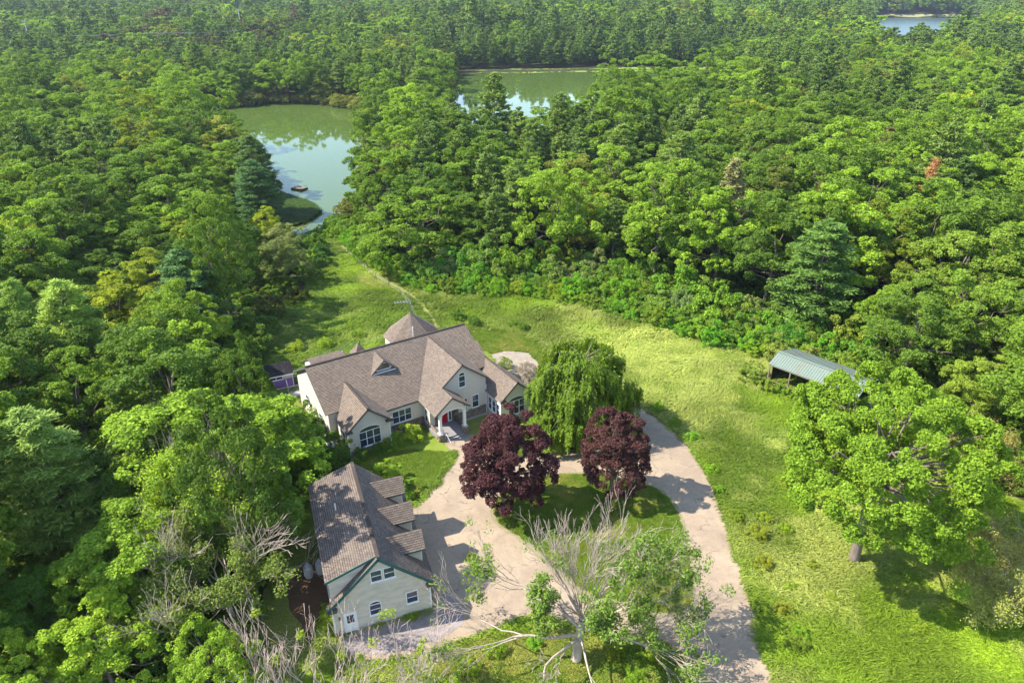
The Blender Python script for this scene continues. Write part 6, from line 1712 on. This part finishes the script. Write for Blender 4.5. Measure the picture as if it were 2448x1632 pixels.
# ------------------------------------------------------------------ wire fence along the footpath
def wire_fence(name, pts, label, h=1.3):
    f = empty(name, (pts[0][0], pts[0][1], tz(*pts[0])), 0, label, 'fence'); b0 = Vector(f.location); tops = []
    for i, (px, py) in enumerate(pts):
        z = tz(px, py); q = Vector((px, py, z)) - b0; ln = Vector((random.uniform(-.12, .12), random.uniform(-.12, .12), h)); tops.append((q, ln))
        g = MB(); g.tube([q - Vector((0, 0, .4)), q + ln], .05, 5); g.build('post', WOODDARK, f)
    for t in (.4, .7, .95):
        g = MB(); g.tube([q + ln * t for q, ln in tops], .008, 3); g.build('wire', STEEL, f)
wire_fence('wire_fence', [(-37.5, 149), (-34.2, 143), (-30.8, 137), (-27.4, 131.2), (-24.2, 126.8), (-21.3, 122.5), (-19.0, 117.5), (-17.2, 112.0), (-16.0, 107)], 'wire fence on leaning dark posts beside the footpath')
wire_fence('wire_fence', [(-31.5, 93.5), (-28.0, 96.6), (-24.4, 99.4), (-20.6, 102.0), (-16.6, 104.4)], 'wire fence on dark posts close behind the house', 1.2)

# ------------------------------------------------------------------ far lane: lamp posts, utility pole, white roofs
GREYPOLE = mat_flat('pale_pole', (0.50, 0.50, 0.50), .5)
for (px, py, h, lb) in [(-330, 520, 31, 'tall pale floodlight mast at the upper left corner of the woods'), (-226, 640, 33, 'tall pale mast rising from the woods left of the pond')]:
    p = empty('light_mast', (px, py, tz(px, py)), .4, lb, 'light mast')
    g = MB(); g.tube([(0, 0, -1), (0, 0, h)], [.45, .22], 8); g.build('pole', GREYPOLE, p)
    g = MB(); g.box((-1.6, -.15, h - .2), (1.6, .15, h)); g.build('crossarm', GREYPOLE, p)
    for k in (-1.3, -.45, .45, 1.3): g = MB(); g.prism([(k - .3, -.5, h), (k + .3, -.5, h), (k + .25, .1, h), (k - .25, .1, h)], (0, -.1, .5)); g.build('lamp', GREYPOLE, p)
tops = []
for (px, py, lb) in [(-318, 545, 'far wooden utility pole at the left of the wire run'), (-262, 565, 'far wooden utility pole in the middle of the wire run'), (-210, 585, 'far wooden utility pole at the right of the wire run')]:
    p = empty('utility_pole', (px, py, tz(px, py)), .2, lb, 'utility pole'); h = 21
    g = MB(); g.tube([(0, 0, -1), (0, 0, h)], [.28, .2], 7); g.build('pole', WOODOLD, p)
    g = MB(); g.box((-1.4, -.1, h - .9), (1.4, .1, h - .6)); g.build('crossarm', WOODOLD, p); tops.append(Vector((px, py, tz(px, py) + h - .6)))
wl = empty('power_line', tuple(tops[0]), 0, 'thin power wires strung between the far utility poles', 'wires')
for off in (-1.2, 0, 1.2):
    g = MB(); pp = []
    for a, bq in zip(tops[:-1], tops[1:]):
        for k in range(9): t = k / 8; q = a.lerp(bq, t) - tops[0]; q.z -= 6 * t * (1 - t) * .5; q.y += off; pp.append(q)
    g.tube(pp, .03, 3); g.build('wire', STEEL, wl)
for (px, py, a, lb) in [(-300, 556, .5, 'white-roofed house half hidden in the far woods at upper left'), (-215, 468, .1, 'pale roof glimpsed through the trees left of the pond')]:
    hs = empty('distant_house', (px, py, tz(px, py)), a, lb, 'house')
    m = MB(); m.prism([(-6, -4, -1), (6, -4, -1), (6, -4, 6.5), (-6, -4, 6.5)], (0, 8, 0)); m.build('wall', WHITE, hs)
    m = MB(); m.prism([(-6.5, -4.6, 6.4), (-6.5, 4.6, 6.4), (-6.5, 0, 9.8)], (13, 0, 0)); m.build('roof', mat_flat('pale_roof', (0.62, 0.60, 0.58), .6), hs)
    for k in (-4, -1.4, 1.4, 4):
        w_ = MB(); w_.box((k - .55, -4.06, 3.6), (k + .55, -4.002, 5.2)); w_ = w_.build('window', GLASS, hs)

# ------------------------------------------------------------------ haze
m, n, out = new_mat('haze_air')
pv = n.nodes.new('ShaderNodeVolumePrincipled')
pv.inputs['Color'].default_value = (0.72, 0.84, 1.0, 1); pv.inputs['Density'].default_value = 0.00007; pv.inputs['Anisotropy'].default_value = 0.2
n.links.new(pv.outputs[0], out.inputs['Volume'])
HAZE = True
if HAZE:
    g = MB(); g.box((-1900, -90, -9), (2000, 2700, 75)); hz = g.build('haze', m); hz['kind'] = 'stuff'; hz['label'] = 'thin summer haze over the woods'
SC.cycles.volume_bounces = 0
